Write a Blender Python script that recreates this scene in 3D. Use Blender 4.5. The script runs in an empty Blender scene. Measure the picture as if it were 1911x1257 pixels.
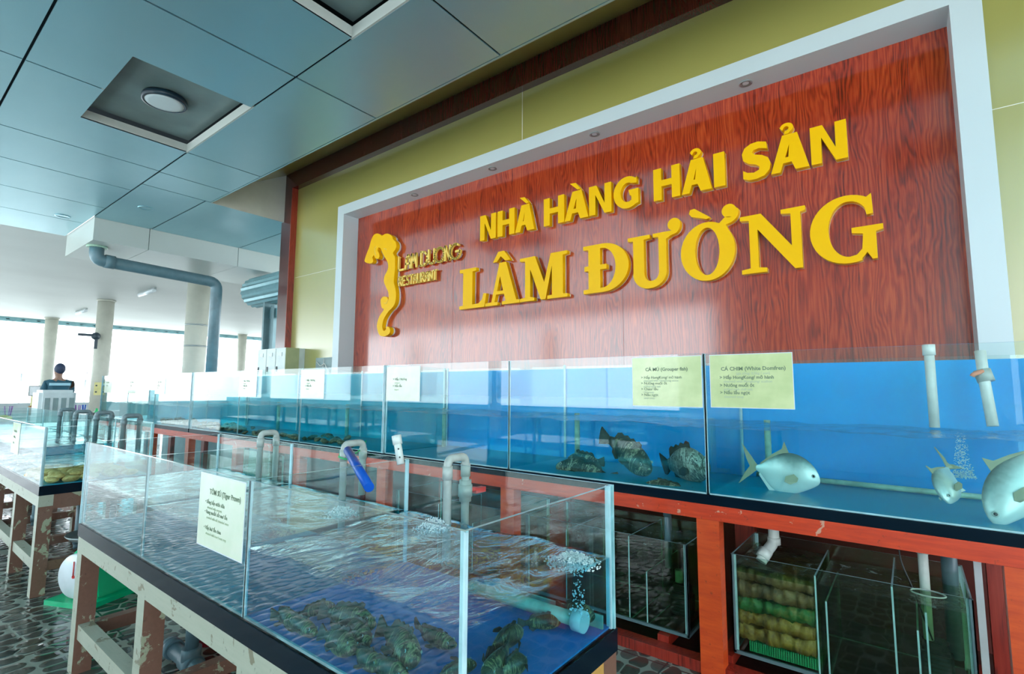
import bpy, bmesh, math, random
from math import sin, cos, pi, radians
from mathutils import Vector, Matrix
random.seed(7)
sc = bpy.context.scene
col = sc.collection

# ------------------------------------------------------------------ camera
F_PX, YAW, PITCH, ROLL = 953.233, 37.768, 5.798, 0.301
CAMZ = 1.6
_y, _p, _r = radians(YAW), radians(PITCH), radians(ROLL)
FWD = Vector((-sin(_y)*cos(_p), cos(_y)*cos(_p), sin(_p)))
_R0 = Vector((cos(_y), sin(_y), 0)); _U0 = _R0.cross(FWD)
RIGHT = _R0*cos(_r) + _U0*sin(_r); UP = -_R0*sin(_r) + _U0*cos(_r)
cam_d = bpy.data.cameras.new('camera'); cam = bpy.data.objects.new('camera', cam_d); col.objects.link(cam)
cam_d.sensor_width = 36; cam_d.lens = F_PX/1911*36; cam_d.clip_start = 0.02; cam_d.clip_end = 500
M3 = Matrix((RIGHT, UP, -FWD)).transposed()
cam.matrix_world = Matrix.Translation((0, 0, CAMZ)) @ M3.to_4x4()
sc.camera = cam

def at(u, v, ax, c):
    """world point seen at photo pixel (u,v) on the real plane ax=c"""
    d = FWD + RIGHT*((u-955.5)/F_PX) - UP*((v-628.5)/F_PX)
    o = Vector((0, 0, CAMZ)); i = 'xyz'.index(ax)
    return o + d*((c-o[i])/d[i])

# ------------------------------------------------------------------ light
world = bpy.data.worlds.new('sky'); sc.world = world; world.use_nodes = True
bgn = world.node_tree.nodes['Background']
bgn.inputs[0].default_value = (0.84, 0.94, 1.0, 1); bgn.inputs[1].default_value = 3.5
sun_d = bpy.data.lights.new('sun', 'SUN'); sun = bpy.data.objects.new('sun', sun_d); col.objects.link(sun)
sun_d.energy = 15; sun_d.angle = radians(2); sun_d.color = (1, .97, .92); sun.rotation_euler = (radians(40), radians(-12), 0)
sc.view_settings.view_transform = 'Standard'; sc.view_settings.look = 'None'
sc.view_settings.exposure = 0.78; sc.view_settings.gamma = 1
sc.view_settings.use_curve_mapping = False
cy = sc.cycles
cy.max_bounces = 10; cy.transparent_max_bounces = 40; cy.diffuse_bounces = 5; cy.glossy_bounces = 5
cy.use_denoising = True; cy.sample_clamp_indirect = 20

# ------------------------------------------------------------------ node helpers
def new_mat(name):
    m = bpy.data.materials.new(name); m.use_nodes = True
    nt = m.node_tree; b = nt.nodes['Principled BSDF']
    return m, nt, b
def N(nt, t, **kw):
    n = nt.nodes.new(t)
    for k, v in kw.items():
        if k.startswith('i_'):
            key = k[2:]; key = int(key) if key.isdigit() else key.replace('_', ' ')
            n.inputs[key].default_value = v
        else: setattr(n, k, v)
    return n
def ramp(nt, fac, stops, interp='LINEAR'):
    r = nt.nodes.new('ShaderNodeValToRGB'); r.color_ramp.interpolation = interp
    e = r.color_ramp.elements
    while len(e) > 1: e.remove(e[-1])
    e[0].position = stops[0][0]; e[0].color = (*stops[0][1], 1)
    for p_, c_ in stops[1:]:
        x = e.new(p_); x.color = (*c_, 1)
    nt.links.new(fac, r.inputs[0]); return r.outputs[0]
def coords(nt, scale=(1, 1, 1), rot=(0, 0, 0), kind='Object'):
    t = nt.nodes.new('ShaderNodeTexCoord'); m = nt.nodes.new('ShaderNodeMapping')
    m.inputs['Scale'].default_value = scale; m.inputs['Rotation'].default_value = rot
    nt.links.new(t.outputs[kind], m.inputs[0]); return m.outputs[0]
def noise(nt, vec, scale=5, detail=4, rough=.5, dist=0.):
    n = nt.nodes.new('ShaderNodeTexNoise'); n.inputs['Scale'].default_value = scale
    n.inputs['Detail'].default_value = detail; n.inputs['Roughness'].default_value = rough
    n.inputs['Distortion'].default_value = dist
    nt.links.new(vec, n.inputs['Vector']); return n.outputs[0]
def mixc(nt, f, a, b, mode='MIX'):
    m = nt.nodes.new('ShaderNodeMix'); m.data_type = 'RGBA'; m.blend_type = mode
    for s, v in ((m.inputs['Factor'], f), (m.inputs['A'], a), (m.inputs['B'], b)):
        if hasattr(v, 'is_output'): nt.links.new(v, s)
        elif isinstance(v, (int, float)): s.default_value = v
        else: s.default_value = (*v, 1)
    # RGBA sockets are the third pair
    for s, v in ((m.inputs[6], a), (m.inputs[7], b)):
        if hasattr(v, 'is_output'): nt.links.new(v, s)
        else: s.default_value = (*v, 1)
    return m.outputs[2]
def math_(nt, op, a, b=0.):
    m = nt.nodes.new('ShaderNodeMath'); m.operation = op
    for i, v in enumerate((a, b)):
        if hasattr(v, 'is_output'): nt.links.new(v, m.inputs[i])
        else: m.inputs[i].default_value = v
    return m.outputs[0]
def bump(nt, b, h, strength=.3, dist=.01):
    n = nt.nodes.new('ShaderNodeBump'); n.inputs['Strength'].default_value = strength
    n.inputs['Distance'].default_value = dist
    nt.links.new(h, n.inputs['Height']); nt.links.new(n.outputs[0], b.inputs['Normal']); return n.outputs[0]

MT = {}
def plain(name, c, rough=.5, metal=0., spec=.5, var=.06, vs=6., coat=0.):
    """plain paint / plastic with slight procedural variation"""
    m, nt, b = new_mat(name)
    v = noise(nt, coords(nt), vs, 4)
    d = tuple(x*(1-var*2) for x in c); l = tuple(min(1, x*(1+var)) for x in c)
    nt.links.new(ramp(nt, v, [(.3, d), (.7, l)]), b.inputs['Base Color'])
    b.inputs['Roughness'].default_value = rough; b.inputs['Metallic'].default_value = metal
    b.inputs['Specular IOR Level'].default_value = spec; b.inputs['Coat Weight'].default_value = coat
    MT[name] = m; return m

plain('sign_yellow', (1.0, .53, .0), .4, spec=.2, var=.01)
plain('sign_white', (.85, .83, .76), .4)
plain('sign_gold', (1., .66, .12), .3, var=.02)
plain('white_frame', (.60, .68, .71), .3, var=.02, vs=1)
plain('white_paint', (.74, .75, .73), .5, var=.03, vs=2)
plain('hall_ceiling', (.58, .59, .575), .6, var=.03, vs=.6)
plain('soffit_white', (.5, .53, .5), .4, var=.03, vs=1)
plain('black_glass', (.003, .010, .018), .12, spec=.08)
plain('pvc_grey', (.45, .5, .47), .35, var=.08, vs=20)
plain('pvc_blue', (.12, .21, .25), .35, var=.08, vs=8)
plain('pvc_dark', (.2, .27, .29), .3, var=.08, vs=20)
plain('pvc_white', (.72, .78, .74), .35, var=.05, vs=20)
plain('pvc_pale_green', (.36, .55, .42), .4, var=.15, vs=20)
plain('valve_red', (.75, .06, .05), .4)
plain('tube_blue', (.005, .09, .5), .3)
plain('string_green', (.02, .45, .14), .5)
plain('scale_green', (.0, .45, .2), .25)
plain('dial_white', (.72, .78, .82), .25)
plain('bucket_red', (.35, .01, .02), .35, var=.2, vs=30)
plain('rubber_black', (.02, .026, .03), .4)
plain('metal_grey', (.32, .36, .36), .35, .6)
plain('metal_blue', (.2, .38, .42), .35, .3)
plain('locker_grey', (.6, .66, .64), .35)
plain('locker_side', (.42, .45, .25), .45)
plain('column_beige', (.50, .50, .43), .5, var=.06, vs=3)
plain('cooler_white', (.72, .77, .78), .35)
plain('cooler_vent', (.28, .36, .36), .5)
plain('cloth_white', (.75, .77, .8), .8)
plain('shirt_teal', (.01, .08, .12), .7)
plain('shirt_band', (.35, .6, .7), .6)
plain('hair_dark', (.02, .035, .08), .6)
plain('skin', (.3, .17, .12), .5)
plain('chopstick_wood', (.38, .2, .08), .5)
plain('holder_yellow', (.65, .6, .25), .5)
plain('tree_green', (.08, .18, .08), .9)
plain('wall_maroon', (.13, .028, .022), .3, var=.2, vs=3)
plain('eye_dark', (.01, .012, .012), .1)
plain('eye_ring', (.45, .48, .42), .3)
plain('fin_grey', (.42, .38, .24), .5)
plain('fin_dark', (.03, .045, .03), .6, var=.3, vs=40)
plain('card_text', (.16, .22, .14), .7, var=0.)
plain('card_text_faint', (.42, .5, .34), .7, var=0.)
plain('lamp_rim', (.008, .03, .05), .3)
plain('lamp_diffuser', (.66, .74, .76), .4, var=.01)
plain('shadow_gap', (.01, .025, .035), .8)
plain('fan_dark', (.03, .05, .07), .5)
plain('umbrella_grey', (.5, .5, .56), .8)
plain('bottle_green', (.03, .5, .16), .3)
plain('foam_white', (.78, .88, .9), .6, var=.1, vs=40)
plain('steel_rail', (.13, .22, .24), .35, .3)

def ceiling_mat():
    m, nt, b = new_mat('ceiling_panel')
    v = noise(nt, coords(nt, (1, 1, 1)), 1.2, 6, .55, .3)
    w = noise(nt, coords(nt, (.7, 2, 1)), 3, 5, .6, .6)
    c = mixc(nt, v, (.30, .56, .64), (.36, .62, .69))
    nt.links.new(c, b.inputs['Base Color'])
    nt.links.new(ramp(nt, w, [(.2, (.27,)*3), (.8, (.36,)*3)]), b.inputs['Roughness'])
    b.inputs['Metallic'].default_value = .55; b.inputs['Specular IOR Level'].default_value = .8
    MT['ceiling_panel'] = m
ceiling_mat()

plain('recess_panel', (.22, .29, .28), .4, var=.12, vs=2)
plain('gusset_beige', (.55, .54, .49), .5, var=.03)
def olive_mat():
    m, nt, b = new_mat('olive_panel')
    v = noise(nt, coords(nt), .8, 4)
    nt.links.new(mixc(nt, v, (.33, .30, .075), (.40, .37, .11)), b.inputs['Base Color'])
    b.inputs['Roughness'].default_value = .28; b.inputs['Specular IOR Level'].default_value = .8; b.inputs['Coat Weight'].default_value = 1.; b.inputs['Coat Roughness'].default_value = .25; b.inputs['Coat IOR'].default_value = 1.7
    MT['olive_panel'] = m
olive_mat()

def wood_mat(name, dark, mid, light, scale=1., rough=.22, coat=.35, spec=.6):
    m, nt, b = new_mat(name)
    vec = coords(nt, (scale, scale, scale))
    sep = N(nt, 'ShaderNodeSeparateXYZ'); nt.links.new(vec, sep.inputs[0])
    # distort x with low frequency noise so that the rings run as cathedral grain along z
    c2 = coords(nt, (3.2*scale, 3.2*scale, .62*scale))
    n1 = noise(nt, c2, 1.6, 3, .5, .4)
    x = math_(nt, 'ADD', sep.outputs[0], math_(nt, 'MULTIPLY', n1, .34))
    n2 = noise(nt, coords(nt, (14*scale, 14*scale, .8*scale)), 1.5, 5, .6)
    x = math_(nt, 'ADD', x, math_(nt, 'MULTIPLY', n2, .035))
    s = math_(nt, 'SINE', math_(nt, 'MULTIPLY', x, 190.))
    s = math_(nt, 'MULTIPLY_ADD', s, .5)
    s.node.inputs[2].default_value = .5
    fine = noise(nt, coords(nt, (70*scale, 70*scale, 1.6*scale)), 1.5, 4, .7, .6)
    f = math_(nt, 'ADD', math_(nt, 'MULTIPLY', s, .22), math_(nt, 'MULTIPLY', fine, .84))
    big = noise(nt, coords(nt, (5*scale, 5*scale, .5*scale)), 1, 2)
    f = math_(nt, 'ADD', f, math_(nt, 'MULTIPLY', math_(nt, 'SUBTRACT', big, .5), .5))
    c = ramp(nt, f, [(.22, dark), (.5, mid), (.85, light)])
    nt.links.new(c, b.inputs['Base Color'])
    b.inputs['Roughness'].default_value = rough; b.inputs['Coat Weight'].default_value = coat
    b.inputs['Coat Roughness'].default_value = .12; b.inputs['Coat IOR'].default_value = 1.8 if coat > .9 else 1.5; b.inputs['Specular IOR Level'].default_value = spec
    MT[name] = m
wood_mat('sign_wood', (.07, .005, .003), (.37, .028, .006), (.60, .088, .018), rough=.3, coat=.95, spec=.3)
wood_mat('trim_wood', (.018, .004, .005), (.07, .010, .008), (.12, .02, .013), rough=.22, coat=.4)
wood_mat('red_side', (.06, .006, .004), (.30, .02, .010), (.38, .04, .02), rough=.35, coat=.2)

def stand_mat(name, base, base2, chip, chipamt=.62, grain=True):
    m, nt, b = new_mat(name)
    g = noise(nt, coords(nt, (3, 3, 18) if not grain else (3, 30, 30)), 2, 5, .6)
    c = mixc(nt, g, base, base2)
    ch = noise(nt, coords(nt, (1, 1, 1)), 9, 8, .65, .5)
    mask = ramp(nt, ch, [(chipamt, (0, 0, 0)), (chipamt+.015, (1, 1, 1))])
    c = mixc(nt, mask, c, chip)
    d = noise(nt, coords(nt), 30, 5, .7)
    c = mixc(nt, ramp(nt, d, [(.62, (0, 0, 0)), (.7, (.5, .5, .5))]), c, (.02, .018, .012))
    nt.links.new(c, b.inputs['Base Color']); b.inputs['Roughness'].default_value = .45
    b.inputs['Coat Weight'].default_value = .2
    bump(nt, b, mask, .4, .003)
    MT[name] = m
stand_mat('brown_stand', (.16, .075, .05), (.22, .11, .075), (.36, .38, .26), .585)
stand_mat('sunlit_wet_stand', (.34, .37, .28), (.46, .47, .38), (.22, .2, .13), .60)  # sunlit, wet look of the brown stand's front put into the colour
stand_mat('ochre_end', (.5, .27, .06), (.62, .36, .1), (.75, .68, .45), .57)
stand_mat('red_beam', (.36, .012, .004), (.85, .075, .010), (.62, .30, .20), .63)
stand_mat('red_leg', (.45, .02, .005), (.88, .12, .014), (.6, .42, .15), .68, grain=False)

def floor_mat():
    m, nt, b = new_mat('pebble_floor')
    vec = coords(nt, (1/.10, 1/.135, 1))
    v = N(nt, 'ShaderNodeTexVoronoi', feature='F1', voronoi_dimensions='2D'); v.inputs['Scale'].default_value = 1
    v.inputs['Randomness'].default_value = .62
    nt.links.new(vec, v.inputs['Vector'])
    e = N(nt, 'ShaderNodeTexVoronoi', feature='DISTANCE_TO_EDGE', voronoi_dimensions='2D'); e.inputs['Scale'].default_value = 1
    e.inputs['Randomness'].default_value = .62
    nt.links.new(vec, e.inputs['Vector'])
    inside = math_(nt, 'MINIMUM', math_(nt, 'MULTIPLY', e.outputs['Distance'], 1.6), math_(nt, 'SUBTRACT', .61, v.outputs['Distance']))
    mask = ramp(nt, inside, [(.055, (0, 0, 0)), (.09, (1, 1, 1))])
    sepc = N(nt, 'ShaderNodeSeparateColor'); nt.links.new(v.outputs['Color'], sepc.inputs[0])
    stone = ramp(nt, sepc.outputs[0], [(0, (.018, .04, .042)), (.4, (.04, .06, .055)), (.7, (.055, .05, .035)), (1, (.10, .12, .105))])
    n = noise(nt, coords(nt), 40, 4)
    stone = mixc(nt, math_(nt, 'MULTIPLY', n, .5), stone, (.02, .03, .03))
    c = mixc(nt, mask, (.235, .275, .235), stone)
    br = N(nt, 'ShaderNodeTexBrick'); br.offset = 0
    br.inputs['Scale'].default_value = 1; br.inputs['Brick Width'].default_value = .61; br.inputs['Row Height'].default_value = .61
    br.inputs['Mortar Size'].default_value = .006
    mp = coords(nt); nt.links.new(mp, br.inputs['Vector'])
    c = mixc(nt, br.outputs['Fac'], c, (.03, .045, .045))
    nt.links.new(c, b.inputs['Base Color'])
    w = noise(nt, coords(nt), 1.3, 3)
    nt.links.new(ramp(nt, w, [(.35, (.08,)*3), (.65, (.24,)*3)]), b.inputs['Roughness'])
    b.inputs['Specular IOR Level'].default_value = .6
    bump(nt, b, ramp(nt, inside, [(.02, (0, 0, 0)), (.25, (1, 1, 1))]), .5, .006)
    MT['pebble_floor'] = m
floor_mat()

def schlick(nt, f0, normal=None, ex=5.):
    lw = N(nt, 'ShaderNodeLayerWeight'); lw.inputs[0].default_value = .5
    if normal is not None: nt.links.new(normal, lw.inputs['Normal'])
    p = math_(nt, 'POWER', lw.outputs['Facing'], ex)
    return math_(nt, 'ADD', math_(nt, 'MULTIPLY', p, 1-f0), f0)
def glass_mat(name, tint, ior=1.5, rough=0., boost=1., dirt=0.):
    m = bpy.data.materials.new(name); m.use_nodes = True; nt = m.node_tree
    nt.nodes.remove(nt.nodes['Principled BSDF']); out = nt.nodes['Material Output']
    tr = N(nt, 'ShaderNodeBsdfTransparent'); tr.inputs[0].default_value = (*tint, 1)
    gl = N(nt, 'ShaderNodeBsdfGlossy'); gl.inputs['Roughness'].default_value = rough
    mx = N(nt, 'ShaderNodeMixShader')
    nt.links.new(math_(nt, 'MULTIPLY', schlick(nt, .043), boost), mx.inputs[0])
    nt.links.new(tr.outputs[0], mx.inputs[1]); nt.links.new(gl.outputs[0], mx.inputs[2])
    sh = mx.outputs[0]
    if dirt:   # dried droplets and salt film on the glass
        df = N(nt, 'ShaderNodeBsdfDiffuse'); df.inputs[0].default_value = (.7, .8, .8, 1)
        n = noise(nt, coords(nt), 160, 3, .6); n2 = noise(nt, coords(nt), 5, 5, .6, .4)
        f = math_(nt, 'MULTIPLY', ramp(nt, n, [(.55, (.25,)*3), (.75, (1, 1, 1))]), ramp(nt, n2, [(.38, (.1,)*3), (.75, (1, 1, 1))]))
        m2 = N(nt, 'ShaderNodeMixShader'); nt.links.new(math_(nt, 'MULTIPLY', f, dirt), m2.inputs[0])
        nt.links.new(sh, m2.inputs[1]); nt.links.new(df.outputs[0], m2.inputs[2]); sh = m2.outputs[0]
    nt.links.new(sh, out.inputs[0]); MT[name] = m
glass_mat('tank_glass', (.935, .988, .985), dirt=.025)
glass_mat('wet_glass', (.92, .98, .975), dirt=.08)
glass_mat('sump_glass', (.86, .95, .9))
plain('glass_edge', (.33, .62, .66), .12, var=.15, vs=15)
plain('glass_edge_dark', (.02, .12, .11), .12, var=.15, vs=15)
plain('silicone', (.5, .72, .78), .2, var=.1, vs=12)

def water_mat(name, tint, wave=18., strength=.5, foam=0., stretch=(1, 1, 1)):
    m = bpy.data.materials.new(name); m.use_nodes = True; nt = m.node_tree
    nt.nodes.remove(nt.nodes['Principled BSDF']); out = nt.nodes['Material Output']
    geo = N(nt, 'ShaderNodeNewGeometry'); sp = N(nt, 'ShaderNodeSeparateXYZ'); nt.links.new(geo.outputs['True Normal'], sp.inputs[0])
    top = math_(nt, 'GREATER_THAN', math_(nt, 'ABSOLUTE', sp.outputs[2]), .5)
    tr = N(nt, 'ShaderNodeBsdfTransparent'); tr.inputs[0].default_value = (*tint, 1)
    gl = N(nt, 'ShaderNodeBsdfGlossy'); gl.inputs['Roughness'].default_value = .03
    h = noise(nt, coords(nt, stretch), wave, 4, .55, .8)
    bp = N(nt, 'ShaderNodeBump'); bp.inputs['Strength'].default_value = strength; bp.inputs['Distance'].default_value = .03
    nt.links.new(h, bp.inputs['Height']); nt.links.new(bp.outputs[0], gl.inputs['Normal'])
    mx = N(nt, 'ShaderNodeMixShader')
    nt.links.new(math_(nt, 'MULTIPLY', schlick(nt, .04, bp.outputs[0], 3.3), top), mx.inputs[0])
    nt.links.new(tr.outputs[0], mx.inputs[1]); nt.links.new(gl.outputs[0], mx.inputs[2]); sh = mx.outputs[0]
    if foam:
        df = N(nt, 'ShaderNodeBsdfDiffuse'); df.inputs[0].default_value = (.75, .88, .9, 1)
        n = noise(nt, coords(nt, stretch), 11, 9, .68, 1.2)
        f = math_(nt, 'MULTIPLY', ramp(nt, n, [(.62-foam*.2, (0, 0, 0)), (.72, (1, 1, 1))]), top)
        m2 = N(nt, 'ShaderNodeMixShader'); nt.links.new(math_(nt, 'MULTIPLY', f, .75), m2.inputs[0])
        nt.links.new(sh, m2.inputs[1]); nt.links.new(df.outputs[0], m2.inputs[2]); sh = m2.outputs[0]
    nt.links.new(sh, out.inputs[0]); MT[name] = m
water_mat('water_blue', (.80, .96, .97), 16, .35)
water_mat('water_clear', (.30, .78, .84), 9, .22)
water_mat('water_rough', (.45, .82, .92), 7, .9, .25, (1, .45, 1))
water_mat('water_teal', (.86, .94, .86), 10, .3)
water_mat('water_sump', (.55, .72, .5), 16, .5, .15)

def blue_sheet(name, a, b_):
    m, nt, b = new_mat(name)
    n = noise(nt, coords(nt, (1, 1, .5)), 2.0, 5, .55, .5)
    nt.links.new(mixc(nt, n, a, b_), b.inputs['Base Color']); b.inputs['Roughness'].default_value = .3; b.inputs['Specular IOR Level'].default_value = .15
    MT[name] = m
blue_sheet('film_blue', (.0, .34, .90), (.0, .52, .98))
blue_sheet('film_cyan', (.0, .42, .66), (.0, .62, .80))
blue_sheet('floor_sheet_teal', (.0, .26, .42), (.0, .36, .48))
blue_sheet('floor_sheet_blue', (.0, .17, .50), (.0, .24, .60))
blue_sheet('divider_teal', (.0, .25, .28), (.02, .38, .34))

def card_mat(name, a, b_):
    m, nt, b = new_mat(name)
    n = noise(nt, coords(nt), 7, 4, .5)
    c = mixc(nt, ramp(nt, n, [(.4, (0, 0, 0)), (.65, (1, 1, 1))]), a, b_)
    nt.links.new(c, b.inputs['Base Color']); b.inputs['Roughness'].default_value = .2; b.inputs['Coat Weight'].default_value = .5
    MT[name] = m
card_mat('card_green', (.56, .64, .32), (.68, .74, .40))
card_mat('card_cream', (.66, .74, .56), (.74, .78, .64))

def silver_mat():
    m, nt, b = new_mat('fish_silver')
    g = N(nt, 'ShaderNodeTexCoord'); sp = N(nt, 'ShaderNodeSeparateXYZ'); nt.links.new(g.outputs['Object'], sp.inputs[0])
    f = math_(nt, 'MULTIPLY_ADD', sp.outputs[2], 5.); f.node.inputs[2].default_value = .45
    n = noise(nt, coords(nt), 30, 4)
    f = math_(nt, 'ADD', f, math_(nt, 'MULTIPLY', math_(nt, 'SUBTRACT', n, .5), .25))
    c = ramp(nt, f, [(.0, (.88, .90, .84)), (.6, (.78, .80, .74)), (.85, (.30, .36, .33)), (1, (.13, .19, .18))])
    nt.links.new(c, b.inputs['Base Color']); b.inputs['Roughness'].default_value = .3; b.inputs['Metallic'].default_value = .25
    MT['fish_silver'] = m
silver_mat()
def grouper_mat(name, pale, mid, dark, sc_=9.):
    m, nt, b = new_mat(name)
    n = noise(nt, coords(nt, (3.2, 1, .8)), sc_, 5, .65, 1.2)
    n2 = noise(nt, coords(nt), 60, 4, .7)
    c = ramp(nt, n, [(.34, dark), (.46, mid), (.52, dark), (.57, pale), (.64, mid)])
    c = mixc(nt, ramp(nt, n2, [(.5, (0, 0, 0)), (.62, (.8,)*3)]), c, dark)
    nt.links.new(c, b.inputs['Base Color']); b.inputs['Roughness'].default_value = .4
    bump(nt, b, n2, .3, .003); MT[name] = m
grouper_mat('fish_grouper', (.42, .42, .27), (.05, .065, .04), (.006, .012, .008))
grouper_mat('fish_grouper_pale', (.62, .64, .52), (.30, .33, .26), (.02, .03, .022), 7)
grouper_mat('fish_brown', (.40, .30, .12), (.085, .075, .03), (.010, .018, .009), 12)
def rock_mat(name, a, b_, c_, s=14):
    m, nt, b = new_mat(name)
    n = noise(nt, coords(nt), s, 7, .65, .5)
    nt.links.new(ramp(nt, n, [(.3, a), (.5, b_), (.7, c_)]), b.inputs['Base Color'])
    b.inputs['Roughness'].default_value = .5; bump(nt, b, n, .8, .015); MT[name] = m
rock_mat('clam_shell', (.42, .24, .07), (.78, .50, .20), (.95, .76, .46), 22)
rock_mat('oyster_shell', (.04, .05, .03), (.18, .16, .08), (.42, .38, .22), 30)
rock_mat('mat_brown', (.018, .02, .010), (.15, .095, .035), (.32, .22, .09), 9)
rock_mat('mat_green', (.006, .03, .010), (.03, .17, .04), (.28, .22, .06), 9)
rock_mat('mat_ochre', (.03, .018, .005), (.27, .16, .025), (.5, .34, .07), 9)

# ------------------------------------------------------------------ mesh helpers
def box(bm, x0, x1, y0, y1, z0, z1, mi=0):
    v = [bm.verts.new(p) for p in ((x0,y0,z0),(x1,y0,z0),(x1,y1,z0),(x0,y1,z0),(x0,y0,z1),(x1,y0,z1),(x1,y1,z1),(x0,y1,z1))]
    fs = []
    for f in ((3,2,1,0),(4,5,6,7),(0,1,5,4),(1,2,6,5),(2,3,7,6),(3,0,4,7)):
        q = bm.faces.new([v[i] for i in f]); q.material_index = mi; fs.append(q)
    return fs
def pane(bm, x0, x1, y0, y1, z0, z1):
    """glass sheet: broad faces slot 0, cut edges slot 1"""
    d = (x1-x0, y1-y0, z1-z0); t = d.index(min(d))
    for f in box(bm, x0, x1, y0, y1, z0, z1):
        f.normal_update()
        f.material_index = 0 if abs(f.normal[t]) > .5 else 1
def bbox_bm(fn):
    bm = bmesh.new(); fn(bm); return bm
def ring(bm, c, n, r, seg, up=None, rx=None):
    n = n.normalized(); a = Vector((0, 0, 1)) if abs(n.z) < .9 else Vector((1, 0, 0))
    if up is not None: a = up
    u = n.cross(a).normalized(); w = u.cross(n).normalized()
    return [bm.verts.new(c + u*cos(2*pi*i/seg)*r + w*sin(2*pi*i/seg)*(rx or r)) for i in range(seg)]
def bridge(bm, a, b):
    n = len(a)
    for i in range(n):
        bm.faces.new((a[i], a[(i+1) % n], b[(i+1) % n], b[i])).smooth = True
def fillet(pts, r=.03, k=5):
    pts = [Vector(p) for p in pts]; out = [pts[0]]
    for i in range(1, len(pts)-1):
        a, b, c = pts[i-1], pts[i], pts[i+1]
        d1 = (a-b); d2 = (c-b); rr = min(r, d1.length*.49, d2.length*.49)
        p1 = b + d1.normalized()*rr; p2 = b + d2.normalized()*rr
        for j in range(k+1):
            t = j/k; out.append(p1*(1-t)**2 + b*2*t*(1-t) + p2*t*t)
    out.append(pts[-1]); return out
def tube(bm, pts, r, seg=14, fr=None, caps=True):
    pts = [Vector(p) for p in pts]
    if fr: pts = fillet(pts, fr)
    rs = []
    up = None
    for i, p in enumerate(pts):
        if i == 0: n = pts[1]-pts[0]
        elif i == len(pts)-1: n = pts[-1]-pts[-2]
        else: n = (pts[i+1]-pts[i]).normalized() + (pts[i]-pts[i-1]).normalized()
        n = n.normalized()
        if up is None: up = Vector((0, 0, 1)) if abs(n.z) < .9 else Vector((1, 0, 0))
        u = n.cross(up)
        if u.length < .05: up = Vector((.6, .8, 0)); u = n.cross(up)
        u.normalize(); w = u.cross(n).normalized(); up = w
        rr = r[i] if isinstance(r, (list, tuple)) else r
        rs.append([bm.verts.new(p + u*cos(2*pi*k/seg)*rr + w*sin(2*pi*k/seg)*rr) for k in range(seg)])
    for a, b in zip(rs, rs[1:]): bridge(bm, a, b)
    if caps: bm.faces.new(rs[0][::-1]); bm.faces.new(rs[-1])
def lathe(bm, prof, c=(0, 0, 0), seg=24, axis='z'):
    c = Vector(c); rs = []
    for r, h in prof:
        vs = []
        for i in range(seg):
            a = 2*pi*i/seg; p = {'z': Vector((r*cos(a), r*sin(a), h)), 'y': Vector((r*cos(a), h, r*sin(a))), 'x': Vector((h, r*cos(a), r*sin(a)))}[axis]
            vs.append(bm.verts.new(c+p))
        rs.append(vs)
    for a, b in zip(rs, rs[1:]): bridge(bm, a, b)
    bm.faces.new(rs[0][::-1]); bm.faces.new(rs[-1])
def blob(bm, c, rx, ry, rz, seed=0, amp=.12, sub=2, rot=0.):
    r = bmesh.ops.create_icosphere(bm, subdivisions=sub, radius=1)
    rnd = random.Random(seed); ph = [rnd.uniform(0, 6.28) for _ in range(6)]
    R_ = Matrix.Rotation(rot, 3, 'Z')
    for v in r['verts']:
        p = v.co.copy()
        k = 1 + amp*(sin(3*p.x+ph[0])*cos(4*p.y+ph[1]) + .6*sin(7*p.z+ph[2]+5*p.x) + .5*cos(9*p.y+ph[3]))
        p = Vector((p.x*rx, p.y*ry, p.z*rz))*k
        v.co = R_ @ p + Vector(c)
    for f in bm.faces: f.smooth = True
def mesh_of(name, bm, mats):
    bmesh.ops.recalc_face_normals(bm, faces=bm.faces)
    me = bpy.data.meshes.new(name); bm.to_mesh(me); bm.free()
    for m in (mats if isinstance(mats, (list, tuple)) else [mats]): me.materials.append(MT[m])
    return me
def tag(o, label=None, cat=None, group=None, kind=None):
    if label: o['label'] = label
    if cat: o['category'] = cat
    if group: o['group'] = group
    if kind: o['kind'] = kind
    return o
def thing(name, loc, label, cat, group=None, kind=None):
    o = bpy.data.objects.new(name, None); col.objects.link(o); o.location = loc
    o.empty_display_size = .05
    return tag(o, label, cat, group, kind)
def wloc(o):
    v = Vector((0, 0, 0))
    while o: v += o.location; o = o.parent
    return v
def part(name, bm, mats, root, label=None, kind=None):
    """mesh given in world coordinates, stored relative to its thing"""
    off = wloc(root)
    bmesh.ops.translate(bm, verts=bm.verts, vec=-off)
    o = bpy.data.objects.new(name, mesh_of(name, bm, mats)); col.objects.link(o); o.parent = root
    return tag(o, label, kind=kind)
def solo(name, bm, mats, label=None, cat=None, group=None, kind=None):
    xs = [v.co for v in bm.verts]
    c = Vector(((min(v.x for v in xs)+max(v.x for v in xs))/2, (min(v.y for v in xs)+max(v.y for v in xs))/2, min(v.z for v in xs)))
    bmesh.ops.translate(bm, verts=bm.verts, vec=-c)
    o = bpy.data.objects.new(name, mesh_of(name, bm, mats)); col.objects.link(o); o.location = c
    return tag(o, label, cat, group, kind)
def struct(name, bm, mats, label=None, cat=None):
    o = bpy.data.objects.new(name, mesh_of(name, bm, mats)); col.objects.link(o)
    return tag(o, label, cat, kind='structure')
def B(*a): return bbox_bm(lambda bm: box(bm, *a))
def copy_tree(o, parent=None):
    c = o.copy(); col.objects.link(c); c.parent = parent
    for ch in list(o.children): copy_tree(ch, c)
    return c

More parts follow.
